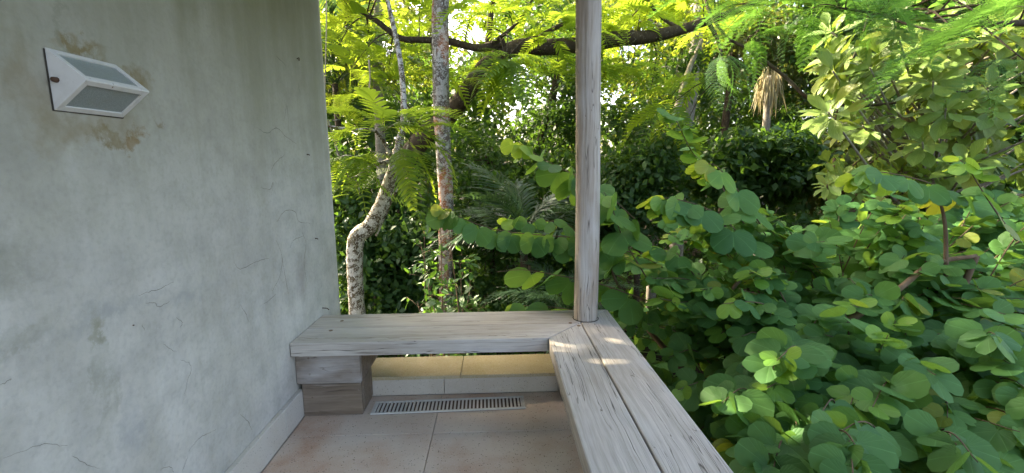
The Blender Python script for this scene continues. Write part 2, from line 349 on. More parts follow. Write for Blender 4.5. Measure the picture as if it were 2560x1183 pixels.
def stone_mat(name, c1, c2, stain, stain_amt=0.5, pores=1.0, sseed=0.0):
    m, t, b, out = mat_new(name); q = N(t); p = q.n('NewGeometry').outputs['Position']; ob = q.n('ObjectInfo').outputs['Random']
    c = q.mix(q.ramp(q.noise(p, 3.0, 5), [(0.35, 0.0), (0.65, 1.0)]), c1, c2)
    c = q.mix(q.math('MULTIPLY', q.ramp(q.noise(q.mapv(p, loc=(4+sseed, 2, 1)), 2.4, 4), [(0.46, 0.0), (0.68, 1.0)]), stain_amt), c, stain)
    c = q.mix(q.math('MULTIPLY', ob, 0.18), c, tuple(x*0.6 for x in c1))
    sp = q.noise(p, 170.0, 2, 0.6); c = q.mix(q.math('MULTIPLY', q.ramp(sp, [(0.52, 0.0), (0.66, 1.0)]), 0.35), c, (0.62, 0.58, 0.52))
    vo = q.n('TexVoronoi', {'Vector': p, 'Scale': 88.0}).outputs['Distance']
    po = q.math('MULTIPLY', q.ramp(vo, [(0.16, 1.0), (0.25, 0.0)]), q.math('MULTIPLY', q.ramp(q.noise(p, 40.0, 3), [(0.47, 0.0), (0.56, 1.0)]), pores))
    c = q.mix(po, c, (0.10, 0.075, 0.055))
    t.links.new(c, b.inputs['Base Color']); b.inputs['Roughness'].default_value = 0.7; b.inputs['Specular IOR Level'].default_value = 0.3
    t.links.new(q.bump(q.math('SUBTRACT', q.math('MULTIPLY', sp, 0.4), po), 0.5, 0.003), b.inputs['Normal']); return m
M['tile'] = stone_mat('pitted_stone_tile', (0.54, 0.43, 0.34), (0.62, 0.53, 0.43), (0.44, 0.25, 0.15), 0.8)
M['curb'] = stone_mat('pale_stone_curb', (0.54, 0.48, 0.40), (0.60, 0.55, 0.47), (0.36, 0.28, 0.14), 0.45, 0.7, 3.0)
M['cap'] = stone_mat('ochre_stained_stone', (0.46, 0.38, 0.22), (0.52, 0.45, 0.30), (0.33, 0.24, 0.10), 0.6, 0.6, 5.0)
M['skirt'] = stone_mat('skirting_stone', (0.52, 0.475, 0.40), (0.56, 0.53, 0.465), (0.40, 0.31, 0.17), 0.5, 0.5, 7.0)

# ------------------------------------------------------------------ setting
gx = np.linspace(-60, 60, 61); gy = np.linspace(-50, 80, 66); GX, GY = np.meshgrid(gx, gy)
def ground_z(x, y): return -1.25 + 0.05*np.sin(x*1.3)+0.06*np.cos(y*0.9+x*.4) + 0.02*np.clip(y-6, 0, 40)
GZ = ground_z(GX, GY); V = np.stack([GX, GY, GZ], 2).reshape(-1, 3); nx = len(gx)
F = [(j*nx+i, j*nx+i+1, (j+1)*nx+i+1, (j+1)*nx+i) for j in range(len(gy)-1) for i in range(nx-1)]
tag(link('ground', mesh_np('ground', V, F, M['soil'])), kind='structure')

XW, YF, YS, YB = -1.149, 2.42, 2.655, 2.906
XL, XM, XR = 0.279, 0.505, 0.725
BT, TH = 0.462, 0.080
floor = tag(box('floor', (-1.45, -3.0, -1.4), (0.95, 3.02, -0.016), M['curb']), kind='structure')
xs = [-1.122, -0.36, 0.405, 0.94]; ys = [-2.99, -2.32, -1.555, -0.79, -0.025, 0.74, 1.505, 2.27, 2.69]
tm = {}
for i in range(3):
    for j in range(8):
        x0, x1, y0, y1 = xs[i]+.0016, xs[i+1]-.0016, ys[j]+.0016, ys[j+1]-.0016
        if j == 7 and i < 2:            # the row with the drain cut into it
            pass
        o = box('floor_tile', (x0, y0, -0.0155), (x1, y1, 0.0), M['tile'], floor); bevel(o, .0018, 1)
# step of stone slabs at the open edge
step = empty('stone_step', (0, 2.83, 0), 'low ochre stained stone step under the far timber bench', 'step')
for x0, x1 in ((-1.149, -0.347), (-0.343, 0.37), (0.374, 0.94)): box('riser_slab', (x0, 2.692, 0.0005), (x1, 2.722, 0.104), M['curb'], step, .002)
for x0, x1 in ((-1.149, -0.243), (-0.238, 0.375), (0.379, 0.94)): box('cap_slab', (x0, 2.686, 0.1045), (x1, 2.985, 0.127), M['cap'], step, .003)
box('core', (-1.149, 2.7225, -.0148), (0.94, 2.97, 0.104), M['curb'], step)

# plaster wall with a rounded end
wall = empty('plaster_wall', (-1.3, 0, 0), 'tall grey green stained plaster wall with rounded end', 'wall')
yc, rw, cxw = 3.215, 0.15, XW-0.15
poly = [(XW, -3.0)] + [(cxw+rw*math.cos(a), yc+rw*math.sin(a)) for a in np.linspace(0, math.pi, 17)] + [(XW-0.3, -3.0)]
pv, pf = prism(poly, -1.3, 2.75)
wf = link('plaster_face', mesh_py('plaster_face', pv, pf, M['wall']), wall)
wf.data.polygons.foreach_set('use_smooth', [len(p.vertices) == 4 and p.center[1] > 2.9 for p in wf.data.polygons])
ysk = [-2.99, -2.1, -1.3, -0.5, 0.4, 1.35, 2.262, 2.492]
for a, b in zip(ysk[:-1], ysk[1:]):
    box('skirting_slab', (XW+.0005, a+.0015, 0.0005), (XW+.0265, b-.0015, 0.162), M['skirt'], wall, .003)
def ribbon(name, pts, wd, mat, parent):  # a crack: thin dark inset following traced points on the wall
    P = [atx(x, y, XW+0.0012) for x, y in pts]; P = spline(P, 4*len(P)); n = len(P)
    P[:, 1:] += (RNG.random((n, 2))-.5)*0.005
    T = np.gradient(P, axis=0); T /= np.linalg.norm(T, axis=1)[:, None]; S = np.cross(T, np.array([1.0, 0, 0]))
    ww = wd*np.clip(P[:, 1:2]/2.2, .3, 1.2)*(0.35+0.65*np.sin(np.linspace(0.15, math.pi-0.1, n)))[:, None]*(0.7+0.6*RNG.random((n, 1)))
    V = np.vstack([P-S*ww/2, P+S*ww/2]); V[:, 0] = XW+0.0012
    F = [(i, i+1, n+i+1, n+i) for i in range(n-1)]
    return link(name, mesh_np(name, V, F, mat), parent)
for pts in [[(642, 318), (668, 333), (692, 320), (713, 340), (742, 360)], [(712, 387), (690, 405), (678, 428)], [(652, 470), (675, 473), (683, 455), (678, 490)], [(692, 555), (712, 528), (738, 530), (748, 555), (775, 558)],
            [(585, 655), (600, 672), (640, 655), (672, 645)], [(345, 740), (372, 730), (400, 722), (435, 705)], [(365, 758), (385, 757), (400, 766), (425, 752)], [(410, 860), (425, 872), (440, 878)],
            [(450, 900), (472, 908), (478, 925), (470, 950), (462, 985)], [(470, 1130), (490, 1105), (515, 1085), (540, 1075)], [(455, 1183), (470, 1140)], [(400, 1175), (425, 1168), (435, 1183)],
            [(0, 965), (22, 952), (30, 945)], [(600, 760), (615, 785), (622, 805)], [(600, 1035), (620, 1055), (630, 1075)], [(10, 1145), (80, 1120), (120, 1110), (170, 1115)], [(180, 1140), (215, 1160), (250, 1172)],
            [(690, 600), (705, 640), (700, 690), (680, 730)], [(705, 640), (715, 700), (722, 740)], [(660, 760), (680, 745), (690, 735)], [(690, 140), (715, 165)], [(745, 205), (750, 235)], [(710, 300), (718, 265), (722, 330)], [(755, 580), (765, 610), (760, 660), (770, 715)],
            [(440, 795), (455, 805), (450, 820)], [(355, 812), (362, 826)], [(725, 620), (735, 600), (760, 590)]]:
    ribbon('crack', pts, 0.0015, M['crack'], wall)
for (x, y, L) in [(767, 386, .012), (788, 596, .012), (806, 770, .030), (332, 813, .003)]:
    p = atx(x, y, XW); a = Acc(); a.tube([p-[.004, 0, 0], p+[L, 0, -.1*L], p+[L*1.3, .2*L, -.5*L]], [.0035*min(1, p[1]/2.4), .003*min(1, p[1]/2.4), .0035*min(1, p[1]/2.4)], 6); a.obj('nail', M['rust'], wall)
p = atx(742, 148, XW); a = Acc(); th = np.linspace(0, 2*math.pi, 13)[:-1]
a.tube([p+np.array([.012, .009*math.cos(v), .008*math.sin(v)]) for v in np.append(th, 0)], [.0018]*13, 6); a.tube([p-[.004, 0, 0], p+[.012, 0, .008]], [.002, .002], 6)
a.obj('ring_hook', M['rust'], wall)

# roof above the terrace (shades it; sits just above the frame)
roof = empty('terrace_roof', (0, 0, 2.75), 'flat plaster roof over the terrace resting on the post', 'roof')
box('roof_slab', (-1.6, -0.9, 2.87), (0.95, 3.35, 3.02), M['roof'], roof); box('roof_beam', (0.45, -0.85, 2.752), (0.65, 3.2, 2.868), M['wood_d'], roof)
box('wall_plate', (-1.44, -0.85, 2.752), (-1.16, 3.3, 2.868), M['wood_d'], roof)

# ------------------------------------------------------------------ benches
def plank(name, poly, z0, z1, mat, parent, along, bev=0.004):
    """poly in world x,y; local X runs along the grain"""
    c = np.mean(poly, axis=0); P = np.array(poly)-c
    if along == 'y': P = np.stack([P[:, 1], -P[:, 0]], 1); rz = R(90)
    else: rz = 0
    V, F = prism([tuple(p) for p in P], -(z1-z0)/2, (z1-z0)/2)
    o = link(name, mesh_py(name, V, F, mat), parent, Matrix.Translation((c[0], c[1], (z0+z1)/2)) @ Matrix.Rotation(rz, 4, 'Z')); return bevel(o, bev, 2)
G = 0.0025
def mx(y): return XL + (y-YF)*(XR-XL)/(YB-YF)      # mitre line
b1 = empty('timber_bench', (-0.4, 2.66, 0), 'weathered grey timber bench across the far side, on a plank block', 'bench', 'L shaped terrace seating')
plank('plank', [(XW+.004, YF), (mx(YF)-.004, YF), (mx(YS-G)-.004, YS-G), (XW+.004, YS-G)], BT-TH, BT, M['wood'], b1, 'x')
plank('plank', [(XW+.004, YS+.0005), (mx(YS)-.004, YS+.0005), (mx(YB)-.004, YB), (XW+.004, YB)], BT-TH, BT+.001, M['wood'], b1, 'x')
blk = empty('support_block', (0, 0, 0), None, None); blk.parent = b1; blk.location = Vector((-.96, 2.6, 0))-b1.location
for k in ('label', 'category'):
    if k in blk: del blk[k]
XB = -0.787
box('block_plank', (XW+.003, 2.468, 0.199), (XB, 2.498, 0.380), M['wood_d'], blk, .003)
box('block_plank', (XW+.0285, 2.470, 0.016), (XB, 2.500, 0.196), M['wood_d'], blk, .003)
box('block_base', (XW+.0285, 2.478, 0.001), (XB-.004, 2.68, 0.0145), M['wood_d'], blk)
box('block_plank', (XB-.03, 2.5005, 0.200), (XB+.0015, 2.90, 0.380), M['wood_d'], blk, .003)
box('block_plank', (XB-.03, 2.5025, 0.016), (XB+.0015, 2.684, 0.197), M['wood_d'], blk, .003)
def disc(name, p, nrm, r, mat, parent, h=.0015):
    V, F = prism([(r*math.cos(a), r*math.sin(a)) for a in np.arange(14)*2*math.pi/14], -.003, h)
    q = Vector(nrm).to_track_quat('Z', 'Y').to_matrix().to_4x4(); return link(name, mesh_py(name, V, F, mat), parent, Matrix.Translation(Vector(p)) @ q)
for px, py in ((855, 803), (827, 827), (1426, 808)): disc('wood_plug', atz(px, py, BT)[:2].tolist()+[BT+.001], (0, 0, 1), .011, M['plug'], b1)
for px, py in ((771, 896), (774, 936), (878, 932), (780, 995), (897, 975)): q_ = at(px, py, 2.468); disc('wood_plug', (q_[0], 2.4685, q_[2]), (0, -1, 0), .006, M['wood_d'], blk)

b2 = empty('timber_bench', (0.5, 1.0, 0), 'weathered grey timber bench running towards the viewer beside the shrub', 'bench', 'L shaped terrace seating')
Y0 = -2.6
def my(x): return YF + (x-XL)*(YB-YF)/(XR-XL)
plank('plank', [(XL, Y0), (XM-.004, Y0), (XM-.004, my(XM-.004)-.004), (XL, YF-.004)], BT-TH, BT+.0005, M['wood'], b2, 'y', .006)
plank('plank', [(XM+.0035, Y0), (XR, Y0), (XR, YB-.004), (XM+.0035, my(XM)-.002)], BT-TH, BT+.001, M['wood'], b2, 'y', .006)
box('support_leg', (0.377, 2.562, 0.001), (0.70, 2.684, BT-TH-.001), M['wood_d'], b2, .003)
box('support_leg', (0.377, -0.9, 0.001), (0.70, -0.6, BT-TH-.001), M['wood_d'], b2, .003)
for px, py in ((1447, 815),): disc('wood_plug', atz(px, py, BT)[:2].tolist()+[BT+.001], (0, 0, 1), .011, M['plug'], b2)

# round post with checks and facets
pc = empty('timber_post', (0.548, 2.735, BT+.002), 'weathered round timber post standing on the bench corner', 'post')
n, seg = 70, 64; V = []; F = []
gro = [(RNG.random()*6.28, RNG.random()*0.9, 0.05+RNG.random()*1.1, 0.002+RNG.random()*0.005) for _ in range(26)]
for i in range(n):
    z = i/(n-1); H = 2.752-(BT+.002)
    for j in range(seg):
        a = j*2*math.pi/seg
        r = 0.0745 - 0.006*z + 0.0035*math.sin(2*a+1.5*z) + 0.002*math.sin(5*a+4*z) + 0.0015*math.sin(9*z+a)
        for ga, z0, L, dp in gro:
            if z0 < z < z0+L:
                da = (a-ga-0.05*math.sin(z*19+ga)+math.pi) % (2*math.pi)-math.pi
                r -= dp*math.exp(-(da/0.055)**2)*math.sin(math.pi*min(1, (z-z0)/L))
        V.append((r*math.cos(a)-0.012*z+.004*math.sin(5*z), r*math.sin(a), z*H))
F = [(i*seg+j, i*seg+(j+1) % seg, (i+1)*seg+(j+1) % seg, (i+1)*seg+j) for i in range(n-1) for j in range(seg)]
link('shaft', mesh_np('shaft', V, F, M['wood_v']), pc, Matrix.Translation((0.548, 2.735, BT+.002)))
a = Acc(); a.tube([(0.548+.079*math.cos(v), 2.735+.079*math.sin(v), BT+.003) for v in np.linspace(0, 2*math.pi, 33)], [.0022]*33, 6, .5); a.obj('base_joint', M['crack'], pc)

# drain grate
gr = empty('drain_grate', (-0.3, 2.55, 0), 'long slotted cream metal floor drain set in the stone tiles', 'drain')
gx0, gx1, gy0, gy1 = -0.748, 0.150, 2.478, 2.618
gm = Matrix.Translation((-0.299, 2.548, 0)) @ Matrix.Rotation(R(1.6), 4, 'Z')
def gbox(name, lo, hi, mat, bev=0): 
    me, Mx = boxm(name, lo, hi, mat); o = link(name, me, gr, gm @ Mx); 
    if bev: bevel(o, bev, 1)
    return o
hw, hd = 0.449, 0.070
gbox('drain_pit', (-hw, -hd, .0005), (hw, hd, .0016), M['drain_dark'])
for s in (-1, 1):
    gbox('frame_rail', (-hw, s*(hd-.006)-.006, .0017), (hw, s*(hd-.006)+.006, .0105), M['steel'], .001)
    gbox('frame_rail', (s*(hw-.012)-.0115, -hd+.0125, .0017), (s*(hw-.012)+.0115, hd-.0125, .0100), M['steel'], .001)
bm_, Mb = boxm('slat', (-.0055, -hd+.0127, .0017), (.0055, hd-.0127, .0095), M['steel'])
ns = 38
for k in range(ns): link('slat', bm_, gr, gm @ Matrix.Translation((-hw+.036+k*(2*hw-.072)/(ns-1), 0, 0)) @ Mb)

# wall lamp
lm = empty('wall_lamp', atx(220, 210, XW).tolist(), 'white wedge shaped wall lamp with two frosted panes', 'lamp')
def lamp_mats():
    m, t, b, out = mat_new('chipped_white_enamel'); q = N(t); p = q.n('NewGeometry').outputs['Position']
    c = q.mix(q.math('MULTIPLY', q.ramp(q.noise(p, 28, 5), [(0.45, 0), (0.75, 1)]), .35), (0.66, 0.645, 0.61), (0.42, 0.39, 0.34))
    c = q.mix(q.ramp(q.noise(p, 95, 3), [(0.70, 0), (0.74, 1)]), c, (0.16, 0.08, 0.04)); t.links.new(c, b.inputs['Base Color']); b.inputs['Roughness'].default_value = .45
    g, t, b, out = mat_new('frosted_glass'); q = N(t); p = q.n('NewGeometry').outputs['Position']
    c = q.mix(q.ramp(q.noise(p, 400, 2), [(0.4, 0), (0.6, 1)]), (0.21, 0.245, 0.235), (0.29, 0.325, 0.315)); c = q.mix(q.math('MULTIPLY', q.ramp(q.noise(p, 20, 4), [(0.45, 0), (0.7, 1)]), .4), c, (0.24, 0.25, 0.21))
    t.links.new(c, b.inputs['Base Color']); b.inputs['Roughness'].default_value = .32; b.inputs['Specular IOR Level'].default_value = .5; return m, g
ME, MG = lamp_mats()
A_, B_, C_ = atx(109, 120, XW+.002), atx(138, 276, XW+.002), atx(207, 198, XW+.092)
F_, E_, D_ = atx(284, 161, XW+.002), atx(305, 292, XW+.002), atx(357, 226, XW+.092)
yl, yr = 1.262, 1.482
for P_ in (A_, B_, C_): P_[1] = yl
for P_ in (F_, E_, D_): P_[1] = yr
for L_, R_ in ((A_, F_), (B_, E_), (C_, D_)):
    zz = (L_[2]+R_[2])/2; L_[2], R_[2] = zz-.002, zz+.002
def plate(name, pts, th_, mat, parent):  # extrude polygon along its normal
    pts = [Vector(p) for p in pts]; nrm = (pts[1]-pts[0]).cross(pts[2]-pts[0]).normalized(); k = len(pts)
    V = [p for p in pts]+[p-nrm*th_ for p in pts]; F = [tuple(range(k)), tuple(range(2*k-1, k-1, -1))]+[((i+1) % k, i, k+i, k+(i+1) % k) for i in range(k)]
    return link(name, mesh_py(name, V, F, mat), parent)
plate('end_cap', [A_, B_, C_], .004, ME, lm); plate('end_cap', [D_, E_, F_], .004, ME, lm)
def framed(q4, wd, tag_):
    q4 = [np.array(p) for p in q4]; nrm = unit(np.cross(q4[1]-q4[0], q4[2]-q4[1])); e = np.array([0, .0045, 0])
    u = unit(q4[1]-q4[0]); v = unit(q4[3]-q4[0]); inn = [q4[0]+u*wd+v*wd, q4[1]-u*wd+v*wd, q4[2]-u*wd-v*wd, q4[3]+u*wd-v*wd]
    for i in range(4):
        j = (i+1) % 4; bevel(plate('frame_bar', [q4[i]+nrm*.002, q4[j]+nrm*.002, inn[j]+nrm*.002, inn[i]+nrm*.002], .006, ME, lm), .0008, 1)
    plate('pane', [p-nrm*.0025 for p in inn], .002, MG, lm)
bk_ = plate('shadow_gap', [A_+[-.0005, -.004, -.002], F_+[-.0005, .003, -.002], E_+[-.0005, .003, -.004], B_+[-.0005, -.004, -.003]], .0012, M['crack'], lm)  # dark plate added to paint the shadow gap behind the lamp
framed([A_, C_, D_, F_], .0165, 'top'); framed([B_, E_, D_, C_], .0165, 'bottom')
p = atx(127, 197, XW+.02); a = Acc(); a.tube([[p[0], yl-.012, p[2]], [p[0], yl+.002, p[2]]], [.006, .0075], 8); a.obj('screw', M['rust'], lm)

# ------------------------------------------------------------------ leaf templates  (V, F(tris), uv): base at origin, axis +Y, normal +Z
def polar_leaf(fold, curl, bite=0.0, lob=1.0):
    th_ = np.radians([0, 7, 19, 35, 54, 75, 97, 118, 136]); rr = np.array([0.58, 0.80, 0.97*lob, 1.0, 0.92, 0.76, 0.58, 0.40, 0.2])
    if bite: rr = rr*(1-bite*RNG.random(9)*np.array([0, .5, 1, 1, 1, 1, .5, .2, 0]))
    V = [(0, 0, 0)]; U = [(0.5, 0.0)]; F = []
    for s in (1, -1):
        b0 = len(V)
        for t_, r in zip(th_, rr):
            for k in (0.55, 1.0):
                x, y = s*r*k*math.sin(t_)*0.98, r*k*math.cos(t_); V.append((x, y, abs(x)*math.tan(fold) - curl*(y*y*.5+x*x*.9))); U.append((0.5+x*0.45, y))
        for i in range(8):
            a, b_, c, d = b0+2*i, b0+2*i+1, b0+2*i+3, b0+2*i+2
            T = [(0, a, d), (a, b_, c), (a, c, d)]; F += [t_ if s < 0 else t_[::-1] for t_ in T]
    k = len(V); V += [(-.012, 0, 0), (.012, 0, 0), (0, -.28, .02)]; U += [(.5, 0)]*3; F.append((k, k+2, k+1))
    return np.array(V), np.array(F), np.array(U)
def long_leaf(wd, fold, curl, wide=0.6, n=5, wav=0.0, stem=0.08):
    V = [(0, 0, 0)]; U = [(.5, 0)]; F = []
    ts = np.linspace(0, 1, n+1)
    for i, t_ in enumerate(ts[1:-1]):
        p = t_**(math.log(.5)/math.log(wide)); h = wd*math.sin(math.pi*p)**0.8
        for s in (-1, 0, 1):
            V.append((s*h, t_, abs(s)*h*math.tan(fold)-curl*t_*t_+wav*s*math.sin(7*t_))); U.append((.5+s*.5, t_))
    V.append((0, 1, -curl)); U.append((.5, 1)); last = len(V)-1
    F += [(0, 2, 1), (0, 3, 2)]
    for i in range(n-2):
        a = 1+3*i; F += [(a, a+1, a+4), (a, a+4, a+3), (a+1, a+2, a+5), (a+1, a+5, a+4)]
    a = 1+3*(n-2); F += [(a, a+1, last), (a+1, a+2, last)]
    V = np.array(V); V[:, 1] += stem; k = len(V); V = np.vstack([V, [(-.008, 0, 0), (.008, 0, 0)]]); U = U+[(.5, 0)]*2; F.append((k, k+1, 0))
    return V, np.array(F), np.array(U)
def quad_leaf(wd, fold, curl):
    V = np.array([(0, 0, 0), (wd, .45, wd*math.tan(fold)), (0, 1, -curl), (-wd, .45, wd*math.tan(fold)), (0, .5, -curl*.2)]); F = np.array([(0, 1, 4), (1, 2, 4), (4, 2, 3), (0, 4, 3)])
    return V, F, np.array([(.5, 0), (1, .45), (.5, 1), (0, .45), (.5, .5)])
def frond(npair=15, plen=0.24, pw=0.030, droop=0.35, hi=False, pdroop=0.25, ang=62):
    """feathery compound leaf of length 1: rachis and narrow pinnae; hi = every pinna split into its small leaflets"""
    V, F = [], []
    def spine(t_): return np.array([0, t_, 0.10*math.sin(math.pi*t_)-droop*t_*t_])
    for i in range(6):
        a, b_ = spine(i/6), spine((i+1)/6); k = len(V); r = .006*(1-.6*i/6); V += [a+[-r, 0, 0], a+[r, 0, 0], b_+[-r*.9, 0, 0], b_+[r*.9, 0, 0]]; F += [(k, k+1, k+3), (k, k+3, k+2)]
    for i in range(npair):
        t_ = 0.14+0.86*(i+.3)/npair; p = spine(t_); env = (math.sin(math.pi*(0.16+0.78*(1-t_)**0.8 if t_ > .4 else .16+.78*.66+.1*0))) if False else min(1.0, 0.55+1.6*t_)*min(1.0, 0.28+1.9*(1-t_))
        for s in (-1, 1):
            L = plen*env*(0.92+.16*RNG.random()); an = R(ang-22*t_+RNG.normal()*4); d = np.array([s*math.sin(an), math.cos(an), 0.12]); side = np.array([d[1], -d[0], 0])*s
            if not hi:
                k = len(V); e = [p+d*L*u_ + np.array([0, 0, -pdroop*L*u_*u_]) for u_ in (0, .35, .75, 1.0)]; ws = [pw*.35, pw*.5, pw*.42, .002]
                for q_, w_ in zip(e, ws): V += [q_-side*w_, q_+side*w_]
                for m_ in range(3): a = k+2*m_; F += [(a, a+1, a+3), (a, a+3, a+2)]
            else:
                nl = 11
                for m_ in range(nl):
                    u_ = (m_+.6)/nl; q_ = p+d*L*u_+np.array([0, 0, -pdroop*L*u_*u_]); ll = pw*(0.6 if u_ < .9 else .45)
                    for s2 in (-1, 1):
                        dd = unit(side*s2+d*.45)*ll; ww = d*(L/nl*.40); k = len(V)
                        V += [q_, q_+dd*.55-ww, q_+dd, q_+dd*.55+ww]; F += [(k, k+1, k+2), (k, k+2, k+3)]
                k = len(V); V += [p-side*.002, p+side*.002, p+d*L-np.array([0, 0, pdroop*L])]; F.append((k, k+1, k+2))
    V = np.array(V); return V, np.array(F), V[:, :2]*.5+.5
def palm_frond(npair=34, plen=.34, droop=.45):
    V, F = [], []
    def spine(t_): return np.array([0, t_, .25*math.sin(math.pi*t_*.8)-droop*t_*t_])
    for i in range(8):
        a, b_ = spine(i/8), spine((i+1)/8); k = len(V); r = .014*(1-.8*i/8)
        V += [a+[-r, 0, 0], a+[0, 0, r], a+[r, 0, 0], b_+[-r*.9, 0, 0], b_+[0, 0, r*.9], b_+[r*.9, 0, 0]]
        F += [(k, k+1, k+4), (k, k+4, k+3), (k+1, k+2, k+5), (k+1, k+5, k+4)]
    for i in range(npair):
        t_ = .16+.84*(i+.5)/npair; p = spine(t_); env = min(1, .5+2*t_)*min(1, .35+1.5*(1-t_))
        for s in (-1, 1):
            L = plen*env*(.9+.2*RNG.random()); an = R(58-25*t_+RNG.normal()*5); d = np.array([s*math.sin(an), math.cos(an), .25+.1*RNG.normal()]); side = np.array([d[1], -d[0], 0])*s; k = len(V)
            for u_, w_ in ((0, .004), (.4, .010), (.8, .006), (1, .0005)):
                q_ = p+d*L*u_+np.array([0, 0, -.75*L*u_*u_]); V += [q_-side*w_, q_+side*w_+np.array([0, 0, .004])]
            for m_ in range(3): a = k+2*m_; F += [(a, a+1, a+3), (a, a+3, a+2)]
    V = np.array(V); return V, np.array(F), V[:, :2]*.5+.5
def tmesh(name, t_, mat): return mesh_np(name, t_[0], t_[1], mat, t_[2])

# ------------------------------------------------------------------ orchid shrub (two-lobed leaves)
T_bau = [polar_leaf(R(12), .10), polar_leaf(R(24), .22), polar_leaf(R(5), .28), polar_leaf(R(38), .12), polar_leaf(R(16), .18, .22), polar_leaf(R(-6), .2, 0, 1.05)]
Me_bau = [tmesh('leaf', t_, M['bau']) for t_ in T_bau]; Me_bauy = [tmesh('young_leaf', t_, M['bau_y']) for t_ in T_bau]
class Plant:
    def __init__(s): s.pos = []; s.rot = []; s.scl = []; s.y = []; s.ac = Acc()
    def leaf(s, p, ax, nrm, sc_, y=False):
        s.pos.append(p); s.rot.append(frame_mat(np.array([ax]), np.array([nrm]))[0]); s.scl.append(sc_); s.y.append(y)
def orchid_twig(pl, pts, n, size=.13, hang=0.3, young=2, r=.005):
    P = spline(pts, 40); L = np.linalg.norm(np.diff(P, axis=0), axis=1).sum(); pl.ac.tube(P[::3], np.linspace(r, r*.35, len(P[::3])), 5)
    for i in range(n):
        u_ = 0.12+0.88*(i+RNG.random()*.5)/n; k = min(38, int(u_*39)); p = P[k]; T = unit(P[k+1]-P[k]); s = 1 if i % 2 else -1
        S = unit(np.cross(T, [0, 0, 1])+1e-4); hg = hang*(0.5+RNG.random())
        ax = unit(S*s*(0.9)+T*(0.45+.3*RNG.random())+np.array([0, 0, -hg*1.3+.1*RNG.normal()])+RNG.normal(size=3)*.12)
        nrm = unit(np.array([-.1, -.55, 1.0])*(1-.4*hg)+S*s*hg*.8+RNG.normal(size=3)*.34)
        y = i >= n-young; sc_ = size*(0.78+.42*RNG.random())*(0.80 if y else 1.0)*(1-.22*u_)
        pl.leaf(p+ax*.28*sc_*.9, ax, nrm, sc_, y)
pl = Plant()
# hero twigs traced from the photograph: (px,py,depth)
def tr(rows): return [at(*q_) for q_ in rows]
orchid_twig(pl, tr([(1600, 640, 3.1), (1480, 600, 3.05), (1380, 590, 3.0), (1240, 575, 2.98), (1130, 535, 2.95), (1105, 520, 2.95)]), 26, 0.152, .95, 3)
orchid_twig(pl, tr([(1640, 760, 3.0), (1500, 710, 3.0), (1400, 690, 2.98), (1310, 675, 2.95), (1240, 680, 2.93)]), 15, 0.201, .8, 3)
orchid_twig(pl, tr([(1600, 560, 3.1), (1500, 470, 3.05), (1400, 420, 3.0), (1330, 380, 3.0), (1270, 335, 2.98)]), 12, 0.165, .8, 4)
orchid_twig(pl, tr([(1560, 700, 3.2), (1480, 640, 3.2), (1420, 560, 3.2), (1330, 555, 3.2), (1260, 545, 3.2)]), 14, 0.146, .5, 2)
orchid_twig(pl, tr([(1600, 840, 3.2), (1450, 780, 3.1), (1330, 765, 3.1), (1280, 770, 3.1)]), 9, 0.159, .4, 2)
orchid_twig(pl, tr([(1860, 560, 3.2), (1780, 430, 3.1), (1730, 380, 3.1), (1690, 300, 3.05), (1675, 285, 3.05)]), 16, 0.125, .3, 1)
orchid_twig(pl, tr([(1900, 560, 3.0), (1840, 470, 2.95), (1790, 415, 2.9), (1760, 410, 2.9)]), 8, 0.195, .9, 4)
orchid_twig(pl, tr([(1620, 700, 3.0), (1560, 600, 2.95), (1530, 520, 2.9), (1510, 480, 2.9)]), 11, 0.207, .6, 2)
orchid_twig(pl, tr([(2450, 520, 2.6), (2330, 460, 2.5), (2200, 430, 2.45), (2130, 440, 2.45)]), 14, 0.135, .7, 4)
orchid_twig(pl, tr([(2540, 600, 2.4), (2470, 500, 2.4), (2420, 420, 2.4), (2400, 400, 2.4)]), 10, 0.125, .6, 4)
orchid_twig(pl, tr([(1900, 640, 2.9), (1800, 540, 2.8), (1700, 500, 2.75), (1640, 495, 2.75)]), 16, 0.171, .8, 4)
def top_line(px): return np.interp(px, [1500, 1560, 1640, 1760, 1880, 2000, 2120, 2240, 2330, 2430, 2560, 2700], [600, 560, 530, 520, 510, 520, 480, 450, 500, 460, 470, 470])
CEN = np.array([2.6, 2.9, -0.2]); cnt = 0
while cnt < 520:
    px = 1490+RNG.random()*1180; py = 430+RNG.random()*820; tl = top_line(px)
    if py < tl+8: continue
    t_ = np.clip((py-tl)/(1210-tl), 0, 1); Y = 3.15-1.75*t_**0.85+RNG.normal()*.08+.24*math.sin(px*.017+py*.006+1.0)*math.sin(py*.021-px*.004)+.02
    layer = RNG.random(); Y += 0.35*(layer > .42)+0.4*(layer > .66)+.4*(layer > .85)
    tip = at(px, py, max(Y, .9))
    if tip[0] < .93 and tip[1] < 3.05 and tip[2] < .9:
        if tip[0] < .80: continue
        tip[0] = .93+RNG.random()*.1
    out = unit((tip-CEN)*[1, 1, .6]+np.array([-.35, -.5, .45])+RNG.normal(size=3)*.35)
    L = .42+.30*RNG.random(); base = tip-out*L-np.array([0, 0, .02]); mid = (base+tip)/2+np.array([0, 0, .05+.05*RNG.random()])
    if min(base[0], mid[0]) < .82 and base[1] < 3: continue
    orchid_twig(pl, [base, mid, tip], int(8+5*RNG.random()), .098+.040*RNG.random(), .15+.7*RNG.random()**2, 2 if RNG.random() < .3 else 0)
    if cnt % 2 == 0:                    # branchlet joins a limb
        b2_ = base+(CEN-base)*.45+RNG.normal(size=3)*.1; pl.ac.tube(spline([base, (base+b2_)/2+[0, 0, -.05], b2_], 6), np.linspace(.005, .010, 6), 5)
    cnt += 1
shrub = empty('orchid_shrub', (2.6, 2.9, float(ground_z(2.6, 2.9))), 'large shrub of two-lobed round green leaves beside the right bench', 'shrub')
